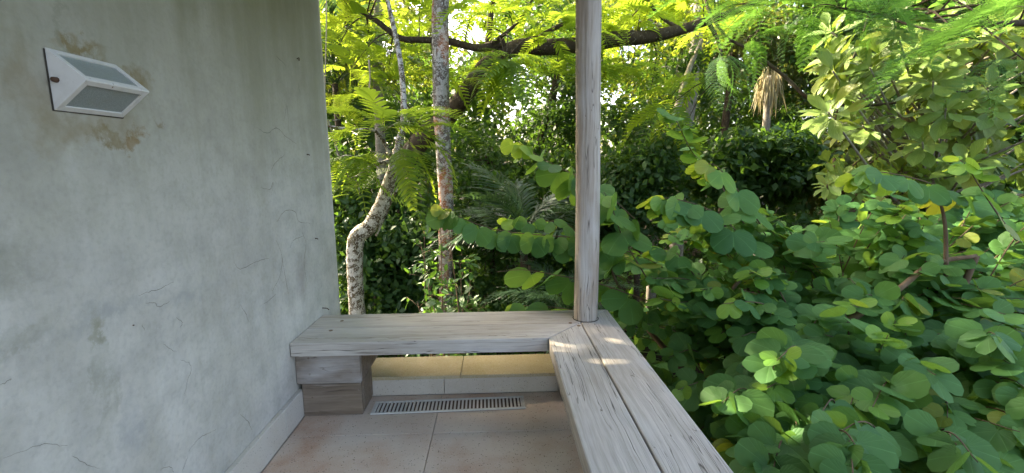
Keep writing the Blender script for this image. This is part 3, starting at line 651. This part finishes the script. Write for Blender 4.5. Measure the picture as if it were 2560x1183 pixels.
# leaves that would poke through post or bench are dropped
P_ = np.array(pl.pos); keep = ~((np.hypot(P_[:, 0]-.548, P_[:, 1]-2.735) < .17)) & ~((P_[:, 0] < .86) & (P_[:, 1] < 2.98) & (P_[:, 2] < .75))
idx = np.where(keep)[0]; pos = P_[idx]; rot = np.array(pl.rot)[idx]; scl = np.array(pl.scl)[idx]; yg = np.array(pl.y)[idx]
leaves('leaf', 'leaf_mass', T_bau, Me_bau, pos, rot, scl, M['bau'], shrub, 300, yg, Me_bauy, M['bau_y'])
pl.ac.obj('twigs', M['twig'], shrub)
g0 = np.array([2.6, 2.9, float(ground_z(2.6, 2.9))])
for rows, r0, r1 in [([(2080, 830, 2.35), (2170, 770, 2.4), (2250, 720, 2.45), (2330, 660, 2.5), (2440, 640, 2.5)], .022, .012), ([(2365, 690, 2.5), (2362, 560, 2.5), (2340, 470, 2.5)], .013, .006), ([(1900, 650, 3.0), (1850, 700, 3.0), (1800, 760, 3.0)], .010, .014), ([(1540, 610, 3.2), (1530, 680, 3.2), (1600, 800, 3.2)], .006, .012), ([(2000, 900, 2.4), (2160, 830, 2.6)], .01, .014)]:
    P_ = tr(rows); path_obj('branch', [(*p, r0+(r1-r0)*i/(len(P_)-1)) for i, p in enumerate(P_)], M['twig'], shrub, 7)
for q_ in [(2080, 830, 2.35), (1800, 760, 3.0), (2440, 640, 2.5), (1600, 800, 3.2), (2160, 830, 2.6)]:
    e = at(*q_); path_obj('stem', [(*(g0+RNG.normal(size=3)*[.08, .08, 0]), .035), (*(g0*.5+e*.5+[0, 0, -.1]), .028), (*e, .018)], M['twig'], shrub, 8)

# ------------------------------------------------------------------ feathery trees
T_fr = [frond(15, .24, .046, .30), frond(17, .22, .042, .50), frond(13, .26, .050, .18), frond(16, .25, .044, .75)]
T_hi = [frond(15, .24, .050, .30, True), frond(16, .25, .048, .55, True)]
T_lo = [frond(9, .25, .075, .35), frond(8, .24, .08, .6)]
MeF = {k: [tmesh('frond', t_, M[k]) for t_ in T_fr+T_hi] for k in ('feather', 'feather_d')}
MeH = {k: [tmesh('frond', t_, M[k]) for t_ in T_hi] for k in ('feather', 'feather_d')}
class Feather:
    def __init__(s, name, loc, label, mat, bark_, limbs, limit=300):
        s.root = empty(name, loc, label, 'tree'); s.pos = []; s.rot = []; s.scl = []; s.mat = mat; s.tw = Acc(); s.bark = bark_; s.pts = []; s.limit = limit; s.ntw = 0
        for nm, rows in limbs:
            Q = spline(rows, 8*len(rows)); s.pts.append(Q[:, :4]); a = Acc(); a.tube(Q[:, :3], np.maximum(Q[:, 3], .003), 12, .10); a.obj(nm, M[bark_], s.root)
        s.all = np.vstack(s.pts)
    def rosette(s, c, n, size, up=.25, dirn=None, spread=1.0, twig=True):
        c = np.asarray(c, float)
        w0 = c-np.array([.50, 2.03, .462]); sv = np.array(sdir); al_ = w0@sv
        if al_ > 0 and np.linalg.norm(w0-al_*sv) < .60: return      # gap in the crown that lets one beam reach the bench
        if twig:
            d = np.linalg.norm(s.all[:, :3]-c, axis=1); k = int(np.argmin(d)); b = s.all[k, :3]
            if d[k] > .08:
                m_ = (b+c)/2+np.array([0, 0, .10*d[k]])+RNG.normal(size=3)*.05*d[k]; Q = spline([b, m_, c], 9); s.tw.tube(Q, np.linspace(min(.03, .006+.007*d[k]), .004, 9), 5)
        a0 = RNG.random()*6.28
        for i in range(n):
            a = a0+i*2.4+RNG.normal()*.25; d_ = np.array([math.cos(a), math.sin(a), up+.35*RNG.normal()])
            if dirn is not None: d_ = unit(d_)*spread+np.asarray(dirn)
            d_ = unit(d_); nr = unit(np.array([0, 0, 1.0])+RNG.normal(size=3)*.22)
            s.pos.append(c+d_*.02); s.rot.append(frame_mat(d_[None], nr[None])[0]); s.scl.append(size*(.75+.5*RNG.random()))
    def finish(s, hi=False):
        s.tw.obj('twigs', M[s.bark], s.root)
        leaves('frond', 'frond_mass', T_lo, MeH[s.mat] if hi else MeF[s.mat], np.array(s.pos), np.array(s.rot), np.array(s.scl), M[s.mat], s.root, s.limit)
def px4(rows):                          # (px,py,depth,radius) -> (x,y,z,r)
    return [(*at(a, b_, c), d) for a, b_, c, d in rows]
def gz(p, r): return (p[0], p[1], float(ground_z(p[0], p[1]))-.05, r)

# 1 bent lichen-spotted tree
p0 = at(890, 780, 4.9)
t1 = Feather('bent_tree', gz(p0, 0)[:3], 'crooked tree with white lichen blotched trunk bending beside the plaster wall', 'feather', 'bark_l',
    [('trunk', [gz(p0+[.02, 0, 0], .105)]+px4([(893, 780, 4.9, .088), (888, 690, 4.9, .083), (890, 600, 4.9, .088), (925, 565, 4.9, .084), (955, 510, 4.9, .076), (975, 450, 4.9, .064), (988, 405, 4.9, .052), (1000, 350, 4.95, .04), (1010, 290, 5.1, .035), (1000, 150, 5.4, .03), (960, -40, 5.7, .025)])),
     ('limb', px4([(985, 420, 4.9, .03), (1020, 430, 4.8, .018), (1040, 425, 4.75, .014), (1015, 402, 4.7, .012), (985, 398, 4.7, .008)])),
     ('limb', px4([(985, 400, 4.9, .028), (930, 415, 4.8, .018), (870, 440, 4.75, .013), (820, 300, 4.7, .010)])),
     ('limb', px4([(985, 400, 4.9, .025), (940, 330, 4.7, .016), (880, 325, 4.6, .013), (800, 312, 4.55, .013)])),
     ('limb', px4([(960, -40, 5.7, .03), (760, -200, 5.2, .03), (500, -380, 4.9, .02)])),
     ('limb', px4([(940, 590, 4.95, .012), (1010, 450, 4.9, .011), (1060, 500, 4.8, .006)]))])
for (x, y, d, n_, s_, dr) in [(960, 320, 4.55, 9, .56, (.5, -.5, .15)), (930, 380, 4.5, 6, .5, (-.6, -.4, -.7)), (1000, 370, 4.55, 7, .58, (.9, -.3, -.3)), (1010, 300, 4.7, 7, .6, (.9, -.2, .25)), (900, 330, 4.5, 6, .5, (-.7, -.4, .2)), (860, 440, 4.6, 6, .5, (0, -.5, .2)), (880, 390, 4.6, 5, .5, (-.5, -.4, -.3)), (850, 300, 4.8, 4, .5, (-.5, 0, .1)), (900, 490, 4.7, 4, .45, (-.6, -.2, .1)), (1030, 330, 4.7, 5, .6, (1.0, -.2, .1))]:
    t1.rosette(at(x, y, d), n_, s_, .1, dr, .8)
for _ in range(46): t1.rosette(at(-250+RNG.random()*1150, -620+RNG.random()*560, 4.6+2.4*RNG.random()), 6, .55)
for _ in range(80):                     # unseen crown fronds added along the sun rays to shade the terrace
    t1.rosette(np.array([-1.1+3.3*RNG.random(), 2.1+1.6*RNG.random(), .4])+np.array(sdir)*(5.6+2.6*RNG.random()), 7, .58)
t1.finish()

# 2 straight trunk
p0 = at(1130, 880, 5.6)
t2 = Feather('straight_tree', gz(p0, 0)[:3], 'straight tree trunk patched with grey lichen and rust red, left of the post', 'feather', 'bark_r',
    [('trunk', [gz(p0, .105)]+px4([(1126, 890, 5.6, .085), (1116, 780, 5.6, .082), (1114, 640, 5.6, .088), (1115, 500, 5.6, .090), (1110, 400, 5.6, .092), (1103, 250, 5.6, .098), (1101, 100, 5.6, .098), (1101, 0, 5.6, .098), (1100, -150, 5.6, .09), (1080, -420, 5.6, .07)])),
     ('limb', px4([(1100, -150, 5.6, .05), (900, -330, 5.3, .04), (600, -480, 5.0, .02)])), ('limb', px4([(1100, -200, 5.6, .05), (1300, -330, 5.9, .04), (1600, -420, 6.2, .02)])), ('limb', px4([(1085, -400, 5.6, .05), (950, -640, 5.4, .035), (800, -800, 5.2, .02)]))])
for _ in range(60): t2.rosette(at(250+RNG.random()*900, -800+RNG.random()*720, 4.8+1.8*RNG.random()), 6, .55)
t2.finish()

# 3 leaning trunk with the long limb
p0 = at(960, 760, 7.4)
t3 = Feather('spreading_tree', gz(p0, 0)[:3], 'leaning dark tree with a long horizontal limb passing behind the post', 'feather', 'bark_d',
    [('trunk', [gz(p0, .2)]+px4([(960, 700, 7.4, .18), (985, 480, 7.2, .16), (1045, 360, 7.0, .15), (1110, 300, 6.8, .14), (1160, 240, 6.6, .125), (1215, 165, 6.5, .11), (1290, 120, 6.4, .105), (1370, 118, 6.3, .105), (1450, 112, 6.2, .10), (1540, 98, 6.2, .10), (1620, 92, 6.2, .085), (1700, 75, 6.2, .07), (1770, 52, 6.2, .055), (1860, 20, 6.2, .04), (1960, -30, 6.2, .03)])),
     ('limb', px4([(1260, 108, 6.4, .07), (1195, 120, 6.3, .05), (1120, 103, 6.25, .045), (1060, 100, 6.2, .04), (1000, 95, 6.2, .038), (945, 55, 6.2, .034), (880, 10, 6.2, .03), (820, -60, 6.2, .025)])),
     ('limb', px4([(1330, 115, 6.3, .04), (1360, 85, 6.1, .03), (1410, 60, 6.0, .026), (1470, 25, 6.0, .02), (1520, -30, 6.0, .015)])),
     ('limb', px4([(1230, 110, 6.3, .03), (1290, 60, 6.2, .02), (1330, 0, 6.1, .015), (1350, -50, 6, .012)])),
     ('limb', px4([(1700, 75, 6.2, .03), (1640, 30, 6.3, .02), (1600, -40, 6.4, .015)])),
     ('limb', px4([(1770, 52, 6.2, .03), (1800, 120, 5.9, .02), (1790, 200, 5.6, .012)])),
     ('limb', px4([(1215, 165, 6.5, .05), (1230, 20, 6.6, .035), (1260, -150, 6.6, .02)]))])
for (x, y, d, n_, s_, dr) in [(1265, 140, 5.6, 8, .62, (-.55, -.3, -.35)), (1265, 150, 5.55, 7, .62, (-.2, -.3, -.8)), (1275, 135, 5.6, 5, .6, (.6, -.2, -.3)), (1180, 40, 5.9, 6, .6, (-.3, -.3, 0)), (1380, 90, 5.8, 5, .55, (.3, -.3, -.2)), (1400, 30, 5.9, 6, .55, (0, -.3, 0)), (1250, 30, 5.9, 6, .6, (.2, -.3, 0)), (1680, 260, 5.6, 5, .55, (-.7, -.2, -.4)), (1760, 190, 5.6, 6, .55, (-.6, -.2, -.5)), (1720, 300, 5.7, 5, .5, (-.7, -.2, -.3)), (1560, 170, 6, 6, .55, (-.2, -.2, -.3)), (1600, 40, 6, 6, .55, (0, -.3, 0))]:
    t3.rosette(at(x, y, d), n_, s_, .1, dr, .8)
for _ in range(95):
    x = 800+RNG.random()*1000; y = -150+RNG.random()*430
    if 1000 < x < 1480 and y > 210: continue
    if y > 200+90*RNG.random(): continue
    t3.rosette(at(x, y, 5.8+2.2*RNG.random()), 6, .55)
t3.finish()

# 4 feathery tree standing off to the right, reaching in along the top edge
b4 = np.array([6.6, 4.6, 0]); g4 = gz(b4, .16)
t4 = Feather('overhanging_tree', g4[:3], 'feathery tree reaching in along the upper right edge with bare diagonal branch', 'feather_d', 'bark_d',
    [('trunk', [g4, (6.5, 4.6, 1.0, .14), (6.2, 4.5, 2.4, .12), (5.6, 4.4, 3.4, .10), (4.9, 4.3, 4.0, .06)]),
     ('limb', [(6.2, 4.5, 2.4, .05)]+px4([(2560, 210, 4.3, .028), (2330, 240, 4.3, .013), (2200, 262, 4.3, .013), (2080, 262, 4.3, .012), (2020, 245, 4.3, .016), (1960, 190, 4.4, .016), (1880, 130, 4.5, .014), (1815, 90, 4.6, .013), (1770, 20, 4.7, .015), (1760, -60, 4.8, .012)])),
     ('limb', [(6.0, 4.5, 2.8, .05)]+px4([(2500, 60, 4.0, .025), (2350, 52, 3.9, .018), (2230, 40, 3.9, .012), (2100, 20, 3.9, .008)])),
     ('limb', [(5.6, 4.4, 3.4, .06)]+px4([(2300, -120, 4.2, .04), (1950, -100, 4.3, .03), (1600, -120, 4.5, .02)])),
     ('limb', px4([(2080, 330, 4.5, .006), (2120, 180, 4.5, .007), (2165, 60, 4.5, .009), (2180, -60, 4.4, .01)]))])
for (x, y, d, n_, s_, dr) in [(2450, 100, 3.0, 3, .60, (-1.6, -.1, -.25)), (2500, 70, 3.0, 3, .6, (-1.5, -.1, .1)), (2590, 20, 2.9, 4, .6, (-1.2, -.2, .1)), (2400, 90, 3.2, 3, .55, (-1.3, 0, -.45)), (2560, 150, 3.1, 3, .5, (-1.0, -.2, -.5)), (1930, 30, 4.2, 5, .5, (-.2, -.2, 0)), (2030, 20, 4.1, 5, .5, (.2, -.2, -.2)), (2230, 10, 3.8, 6, .5, (0, -.3, -.5)), (1880, 90, 4.3, 5, .45, (.5, -.2, -.2)), (1800, 130, 4.4, 4, .45, (.1, -.2, -.9)), (2130, 0, 4.0, 5, .5, (0, -.3, -.3))]:
    t4.rosette(at(x, y, d), n_, s_, .1, dr, .6)
for _ in range(20): t4.rosette(at(1800+RNG.random()*1000, -260+RNG.random()*270, 3.6+1.0*RNG.random()), 6, .52)
t4.finish(hi=True)

# ------------------------------------------------------------------ palm, leafy sapling, almond tree
T_pl = [palm_frond(), palm_frond(36, .32, .6), palm_frond(32, .36, .3)]; Me_pl = [tmesh('frond', t_, M['palm']) for t_ in T_pl]
def palm(name, label, p, crown_z, n_, size, az0=0, group=None):
    g = gz(p, 0); root = empty(name, g[:3], label, 'palm', group)
    path_obj('trunk', [(*g[:3], .07), (p[0]+.02, p[1], (g[2]+crown_z)/2, .06), (p[0], p[1], crown_z, .05)], M['bark_d'], root, 9)
    for i in range(n_):
        a = az0+i*2.399; e = .15+1.0*(i/n_); d_ = np.array([math.cos(a)*math.cos(e), math.sin(a)*math.cos(e), math.sin(e)])
        place('frond', Me_pl[i % 3], root, np.array([p[0], p[1], crown_z])+d_*.03, frame_mat(d_[None], np.array([[0, 0, 1.0]]))[0], size*(.85+.3*RNG.random()))
palm('palm_tree', 'dark green palm with arching fronds between the trunk and the post', at(1310, 700, 5.6), at(1300, 640, 5.6)[2], 15, 1.15, .4)
palm('palm_tree', 'palm with narrow shining leaflets against the far left foliage near the wall top', at(850, 400, 8.5), at(850, 210, 8.5)[2], 16, 1.7, 1.1)
palm('palm_tree', 'low dark palm close behind the bench under the shrub leaves', at(1420, 860, 4.6), at(1410, 800, 4.6)[2], 11, .75, 2.0)

T_sm = [long_leaf(.21, R(14), .12, .55, 4), long_leaf(.18, R(20), .22, .55, 4), long_leaf(.24, R(8), .05, .5, 4)]; Me_sm = [tmesh('leaf', t_, M['small']) for t_ in T_sm]
def leafy(name, label, base, tips, mat, tm_, me_, size, per, cat='shrub', bark_='twig', limit=300, r0=.014, group=None, side=.22):
    g = gz(base, 0); root = empty(name, g[:3], label, cat, group); a = Acc(); pos, rot, scl = [], [], []
    for tp in tips:
        m_ = (np.array(g[:3])+tp)/2+RNG.normal(size=3)*.10; Q = spline([g[:3], m_, tp], 30); a.tube(Q[::2], np.linspace(r0, .003, 15), 5)
        for i in range(per):
            k = int(30*(.35+.65*((i+RNG.random())/per)))-1; p = Q[min(29, k)]; ang = RNG.random()*6.28; d_ = unit([math.cos(ang), math.sin(ang), .15+.4*RNG.random()]); off = side*RNG.random()**.7
            tipp = p+d_*off; nl = 3
            if off > .05: a.tube(np.array([p, (p+tipp)/2+[0, 0, .01], tipp]), [.003, .0025, .002], 4)
            for j in range(nl):
                ax = unit(d_*.6+rdir(1)[0]*.75); pos.append(tipp-d_*off*.35*j/nl); rot.append(frame_mat(ax[None], unit(np.array([0, -.2, 1.0])+RNG.normal(size=3)*.4)[None])[0]); scl.append(size*(.7+.5*RNG.random()))
    leaves('leaf', 'leaf_mass', tm_, me_, np.array(pos), np.array(rot), np.array(scl), mat, root, limit); a.obj('stems', M[bark_], root); return root
b_ = at(1110, 860, 4.5)
leafy('leafy_sapling', 'bright green small leaved sapling climbing in front of the straight trunk', b_, [at(x, y, 4.5+.3*RNG.normal()*.6) for x, y in [(1100, 505), (1050, 600), (1150, 640), (1070, 690), (1180, 700), (1040, 740), (1200, 760), (1120, 560), (1090, 640), (1150, 730), (1060, 560), (1130, 600)]], M['small'], T_sm, Me_sm, .10, 16)
T_bg = [long_leaf(.27, R(16), .16, .66, 6, .03, .05), long_leaf(.23, R(26), .32, .66, 6, .04, .05), long_leaf(.25, R(8), .10, .64, 6, .035, .05)]; Me_bg = [tmesh('leaf', t_, M['big']) for t_ in T_bg]
def whorl_tree(name, label, base, heads, size, nper, bark_, cat='tree', limit=300, r0=.07, group=None, mat='big', tm_=None, me_=None):
    tm_ = tm_ or T_bg; me_ = me_ or Me_bg
    g = gz(base, 0); root = empty(name, g[:3], label, cat, group); a = Acc(); pos, rot, scl = [], [], []
    c = np.mean(heads, axis=0); top = np.array([base[0], base[1], c[2]+.2])
    path_obj('trunk', [(*g[:3], r0), (base[0]+.05, base[1], (g[2]+top[2])/2, r0*.8), (*top, r0*.5)], M[bark_], root, 9)
    for h in heads:
        b0 = np.array([base[0], base[1], max(g[2]+.3, h[2]-.5*np.linalg.norm(h[:2]-base[:2]))]); b0[2] = min(b0[2], top[2])
        a.tube(spline([b0, (b0+h)/2+[0, 0, -.06], h], 8), np.linspace(.022, .007, 8), 6); a0 = RNG.random()*6
        ax0 = unit(h-b0)
        for i in range(nper):
            an = a0+i*2.399; u_ = unit(np.cross(ax0, [0.3, 0.2, .9])); v_ = np.cross(ax0, u_); d_ = unit(u_*math.cos(an)+v_*math.sin(an)+ax0*(.1+.9*(i/nper))+np.array([0, 0, -.15]))
            pos.append(h-ax0*.10*(1-i/nper)+d_*.01); rot.append(frame_mat(d_[None], unit(ax0*.7+np.array([0, 0, .7])+RNG.normal(size=3)*.2)[None])[0]); scl.append(size*(.65+.5*RNG.random()))
    leaves('leaf', 'leaf_mass', tm_, me_, np.array(pos), np.array(rot), np.array(scl), M[mat], root, limit); a.obj('branches', M[bark_], root); return root
heads = []
while len(heads) < 88:
    x = 2060+RNG.random()*620; y = 40+RNG.random()*420
    if x < 2200 and y < 130 and RNG.random() < .6: continue
    if y > 330 and x < 2250: continue
    heads.append(at(x, y, 3.9+1.3*RNG.random()+.0006*(x-2300)))
whorl_tree('almond_tree', 'sunlit tree with large pale oval leaves in whorls at the upper right', np.array([4.9, 5.0, 0]), np.array(heads), .235, 12, 'bark_p')
heads = [at(2040+RNG.random()*300, 360+RNG.random()*130, 4.3+.9*RNG.random()) for _ in range(34)]
whorl_tree('broadleaf_shrub', 'pale sunlit broadleaf shrub just above the orchid shrub leaves', np.array([3.6, 4.8, 0]), np.array(heads), .16, 11, 'twig', 'shrub', r0=.03)

# ------------------------------------------------------------------ background wood
T_q = [quad_leaf(.26, R(15), .12), quad_leaf(.20, R(25), .25), quad_leaf(.32, R(8), .05)]
def crown_tree(name, label, base, trunk_rows, blobs, n_, leaf, mat, bark_, cat='tree', group=None, tip=True):
    """blobs: (x,y,z,rx,ry,rz) lobes; leaves spread in clumps over the lobes"""
    g = gz(base, 0); root = empty(name, g[:3], label, cat, group)
    Q = spline([(*g[:3], trunk_rows[0][3]*1.15)]+[tuple(q_) for q_ in trunk_rows], 24); a = Acc(); a.tube(Q[:, :3], Q[:, 3], 9, .1); a.obj('trunk', M[bark_], root)
    a = Acc(); pos, nr = [], []
    vol = np.array([b[3]*b[4]*b[5] for b in blobs])**.67; vol /= vol.sum()
    for b, f in zip(blobs, vol):
        c = np.array(b[:3]); rad = np.array(b[3:]); m_ = max(40, int(n_*f)); nc = max(6, int(m_/70))
        cl = rdir(nc)*(RNG.random((nc, 1))**.4); cc = c+cl*rad
        k = int(np.argmin(np.linalg.norm(Q[8:, :3]-c, axis=1)))+8; s0 = Q[k, :3]
        a.tube(spline([s0, (s0+c)/2+[0, 0, -.1], c], 8), np.linspace(max(.02, Q[k, 3]*.5), .015, 8), 5)
        for q_ in cc[:10]: a.tube(spline([c*.7+s0*.3, (c+q_)/2+RNG.normal(size=3)*.06, q_], 5), np.linspace(.014, .004, 5), 4)
        ci = RNG.integers(0, nc, m_); sp = .26*min(1.3, rad.min())+.12
        off = rdir(m_)*(RNG.random((m_, 1))**.5)*sp*np.array([1.2, 1.2, .75]); pos.append(cc[ci]+off); nr.append(off/sp*.6+cl[ci]*.3+np.array([0, 0, .7])+RNG.normal(size=(m_, 3))*.45)
    pos = np.vstack(pos); nr = np.vstack(nr); ax = rdir(len(pos))+np.array([0, 0, -.35])
    leaf_mass('crown', T_q, pos, frame_mat(ax, nr), leaf*(.65+.7*RNG.random(len(pos))), M[mat], root); a.obj('limbs', M[bark_], root); return root
def blob(px, py, Y, rx, ry, rz): return (*at(px, py, Y), rx, ry, rz)
def rows(rr): return px4(rr)
# trees whose trunks show between the leaves on the right
bt = [
 ('forest_tree', 'tall pale trunk standing just right of the post among lime foliage', 'bg2', 'bark_p', rows([(1700, 420, 9.0, .13), (1725, 260, 9.0, .12), (1738, 130, 9.0, .11), (1750, 0, 9.0, .10), (1760, -200, 9, .08)]), [blob(1600, 60, 9.3, 1.3, 1.2, 1.0), blob(1850, -40, 9.3, 1.5, 1.2, 1.0), blob(1640, 230, 9.4, .8, .8, .7), blob(1760, -250, 9, 2.0, 1.5, 1.2)], 6500, .13),
 ('forest_tree', 'slender dark trunk right of the pale trunk in the shaded wood', 'bg3', 'bark_d', rows([(1812, 420, 10.5, .09), (1812, 330, 10.5, .085), (1822, 240, 10.5, .08), (1835, 150, 10.5, .075), (1830, 0, 10.5, .06)]), [blob(1880, 60, 10.6, 1.5, 1.2, 1.0), blob(1780, 120, 10.8, .9, .9, .7), blob(1960, 170, 10.8, 1.0, 1.0, .9)], 6000, .13),
 ('forest_tree', 'leaning pale spotted trunk low behind the small sprouting twig', 'bg1', 'bark_p', rows([(1640, 420, 7.6, .075), (1665, 340, 7.6, .07), (1690, 280, 7.7, .06), (1720, 180, 7.8, .045), (1755, 100, 7.9, .03)]), [blob(1600, 330, 8.0, .8, .7, .6), blob(1690, 200, 8.2, .7, .6, .5)], 2500, .10),
 ('forest_tree', 'thin upright trunk deep in the dark right hand wood', 'bg1', 'bark_d', rows([(2110, 400, 9.5, .05), (2130, 250, 9.5, .045), (2150, 100, 9.5, .04), (2160, -60, 9.5, .03)]), [blob(2100, 120, 9.6, 1.3, 1.0, 1.0), blob(2220, 0, 9.6, 1.3, 1.1, 1.0), blob(2030, 0, 9.8, 1.2, 1.0, 1.0), blob(2350, 120, 9.2, 1.3, 1, 1.2)], 8000, .14),
 ('forest_tree', 'dense dark tree behind the large pale leaves at far right', 'bg1', 'bark_d', rows([(2420, 420, 7.5, .12), (2430, 200, 7.5, .11), (2440, 0, 7.5, .1)]), [blob(2350, 260, 7.4, 1.2, .8, 1.1), blob(2520, 150, 7.2, 1.2, .9, 1.2), blob(2300, 40, 7.6, 1.2, .9, .9), blob(2600, 350, 7.0, 1.0, .9, 1.0), blob(2480, -80, 7.4, 1.5, 1.0, 1.0)], 9000, .14),
 ('forest_tree', 'grey trunk between plaster wall and straight trunk in yellow green light', 'bg2', 'bark_p', rows([(948, 300, 9.5, .10), (945, 180, 9.5, .10), (945, 60, 9.5, .09), (950, -80, 9.5, .08)]), [blob(880, 60, 9.6, 1.0, .9, .8), blob(1010, 150, 9.9, .9, .9, .7), blob(950, -150, 9.5, 1.8, 1.5, 1.0), blob(830, 180, 9.9, .8, .8, .8)], 6500, .12),
 ('forest_tree', 'dark glossy tree left of the post below the sky gap', 'bg1', 'bark_d', rows([(1330, 520, 8.5, .09), (1345, 380, 8.5, .08), (1380, 250, 8.5, .07), (1400, 150, 8.5, .05)]), [blob(1210, 400, 8.3, .9, .8, .7), blob(1400, 320, 8.6, .8, .7, .6), blob(1330, 450, 8.0, 1.0, .8, .6), blob(1420, 180, 8.8, .8, .8, .6)], 8500, .11),
]
for nm, lb, mt, bk, rw_, bl, n_, lf in bt: crown_tree(nm, lb, np.array(rw_[0][:3]), rw_, bl, n_, lf, mt, bk, group='trees of the wood behind')
# understorey bushes in the shade
ub = [
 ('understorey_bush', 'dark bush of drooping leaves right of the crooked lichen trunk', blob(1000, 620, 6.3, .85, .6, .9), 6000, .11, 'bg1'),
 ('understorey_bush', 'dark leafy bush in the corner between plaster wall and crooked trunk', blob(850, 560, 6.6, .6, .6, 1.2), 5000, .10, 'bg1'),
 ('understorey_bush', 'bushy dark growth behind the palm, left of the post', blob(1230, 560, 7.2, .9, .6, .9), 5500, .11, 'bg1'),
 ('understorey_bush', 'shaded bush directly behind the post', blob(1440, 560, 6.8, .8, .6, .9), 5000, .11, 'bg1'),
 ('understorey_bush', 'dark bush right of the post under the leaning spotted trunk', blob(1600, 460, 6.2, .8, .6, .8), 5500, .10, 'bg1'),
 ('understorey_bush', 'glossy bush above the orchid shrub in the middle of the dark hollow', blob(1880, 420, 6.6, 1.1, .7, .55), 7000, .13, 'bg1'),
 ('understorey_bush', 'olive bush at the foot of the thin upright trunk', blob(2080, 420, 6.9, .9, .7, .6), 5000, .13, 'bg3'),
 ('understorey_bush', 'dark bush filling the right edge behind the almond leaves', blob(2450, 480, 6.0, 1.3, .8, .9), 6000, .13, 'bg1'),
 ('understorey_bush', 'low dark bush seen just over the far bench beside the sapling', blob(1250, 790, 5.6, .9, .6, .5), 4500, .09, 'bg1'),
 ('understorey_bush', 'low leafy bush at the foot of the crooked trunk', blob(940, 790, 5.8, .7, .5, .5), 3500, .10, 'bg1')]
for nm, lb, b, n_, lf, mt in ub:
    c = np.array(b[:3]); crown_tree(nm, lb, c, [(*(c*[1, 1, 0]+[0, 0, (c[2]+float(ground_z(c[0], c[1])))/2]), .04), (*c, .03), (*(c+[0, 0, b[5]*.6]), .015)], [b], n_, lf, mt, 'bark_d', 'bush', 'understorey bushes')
# dry hanging palm thatch in the sunlit gap
T_th = [quad_leaf(.03, R(5), .2)]
g = at(1925, 190, 9.2); th = empty('dead_palm', gz(g, 0)[:3], 'straw coloured dead palm skirt hanging in the sunlit gap', 'palm')
path_obj('trunk', [gz(g, .09), (g[0], g[1], 0.5, .08), (*g, .07)], M['bark_p'], th, 9)
n_ = 110; an = RNG.random(n_)*6.28; pp = g+np.stack([np.cos(an)*.12, np.sin(an)*.12, RNG.random(n_)*.4-.2], 1); ax = np.stack([np.cos(an)*.3, np.sin(an)*.3, -.3-1.2*RNG.random(n_)], 1)
leaf_mass('dry_skirt', T_th, pp, frame_mat(ax, np.stack([np.cos(an), np.sin(an), .4+0*an], 1)), .3+.4*RNG.random(n_), M['thatch'], th)
# far wood, reads as one mass
def far_mass(name, label, n_, nc, y0, y1, leaf, tp, mat):
    cyy = y0+RNG.random(nc)*(y1-y0); cx_ = (RNG.random(nc)*3.6-1.75)*cyy; cc = np.stack([cx_, cyy, -1.1+(tp(cx_/cyy)*cyy+1)*RNG.random(nc)**.8], 1)
    px, py, d = topix(cc); gap = np.zeros(nc, bool)
    for gx_, gy_, ga, gb in [(1170, 40, 90, 70), (1275, 285, 55, 50), (1400, 240, 60, 45), (950, 110, 50, 60), (1580, 90, 70, 70), (1510, 250, 40, 80)]: gap |= ((px-gx_)/ga)**2+((py-gy_)/gb)**2 < 1
    cc = cc[~gap]; nc = len(cc); cl = RNG.integers(0, nc, n_); sp = (y0+y1)/28
    pos = cc[cl]+rdir(n_)*(RNG.random((n_, 1))**.5)*np.array([.75, .75, .5])*sp
    tag(leaf_mass(name, T_q, pos, frame_mat(rdir(n_), np.array([0, 0, .8])+RNG.normal(size=(n_, 3))*.5), leaf*(.7+.6*RNG.random(n_)), M[mat], None), label, 'wood')
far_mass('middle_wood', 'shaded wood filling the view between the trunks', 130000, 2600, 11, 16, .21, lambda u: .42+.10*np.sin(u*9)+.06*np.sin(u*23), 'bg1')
far_mass('far_wood', 'distant wood closing the view behind the trees', 70000, 2200, 18, 26, .42, lambda u: .46+.08*np.sin(u*7+1), 'bg3')
n_ = 26000
pos = np.stack([RNG.random(n_)*22-9, 3.3+RNG.random(n_)*9, np.zeros(n_)], 1); pos[:, 2] = ground_z(pos[:, 0], pos[:, 1])+.35*RNG.random(n_)*(1+np.sin(pos[:, 0]*2.1)*np.cos(pos[:, 1]*1.7))+.02
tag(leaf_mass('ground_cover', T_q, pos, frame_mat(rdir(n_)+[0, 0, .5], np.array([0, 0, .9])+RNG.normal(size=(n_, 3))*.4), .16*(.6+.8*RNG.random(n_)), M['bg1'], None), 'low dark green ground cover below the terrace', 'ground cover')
# fern sprig by the post and hanging vine by the wall
fe = empty('fern', tuple(at(1570, 850, 2.98)), 'small bright fern growing beside the bench corner', 'fern')
T_fe = frond(20, .17, .07, .25, False, .1, 78); mf = tmesh('frond', T_fe, M['small'])
for px, py, d_, s_ in ((1575, 850, (.02, 0, 1), .20), (1540, 800, (-.1, -.1, 1), .13), (1590, 850, (.35, -.1, .9), .15)): place('frond', mf, fe, at(px, py, 2.98), frame_mat(np.array([unit(d_)]), np.array([[0, -1.0, .2]]))[0], s_)
vn = empty('hanging_vine', tuple(at(812, -60, 4.4)), 'thin pale aerial root hanging beside the plaster wall end', 'vine')
path_obj('aerial_root', [(*at(815, -80, 4.4), .006), (*at(816, 60, 4.4), .005), (*at(813, 180, 4.4), .005), (*at(812, 250, 4.4), .003)], M['twig_p'], vn, 5)
path_obj('aerial_root', [(*at(922, 150, 4.4), .008), (*at(925, 200, 4.4), .007), (*at(920, 235, 4.4), .008), (*at(916, 245, 4.4), .004)], M['twig_p'], vn, 5)
print('objects', len(bpy.data.objects))
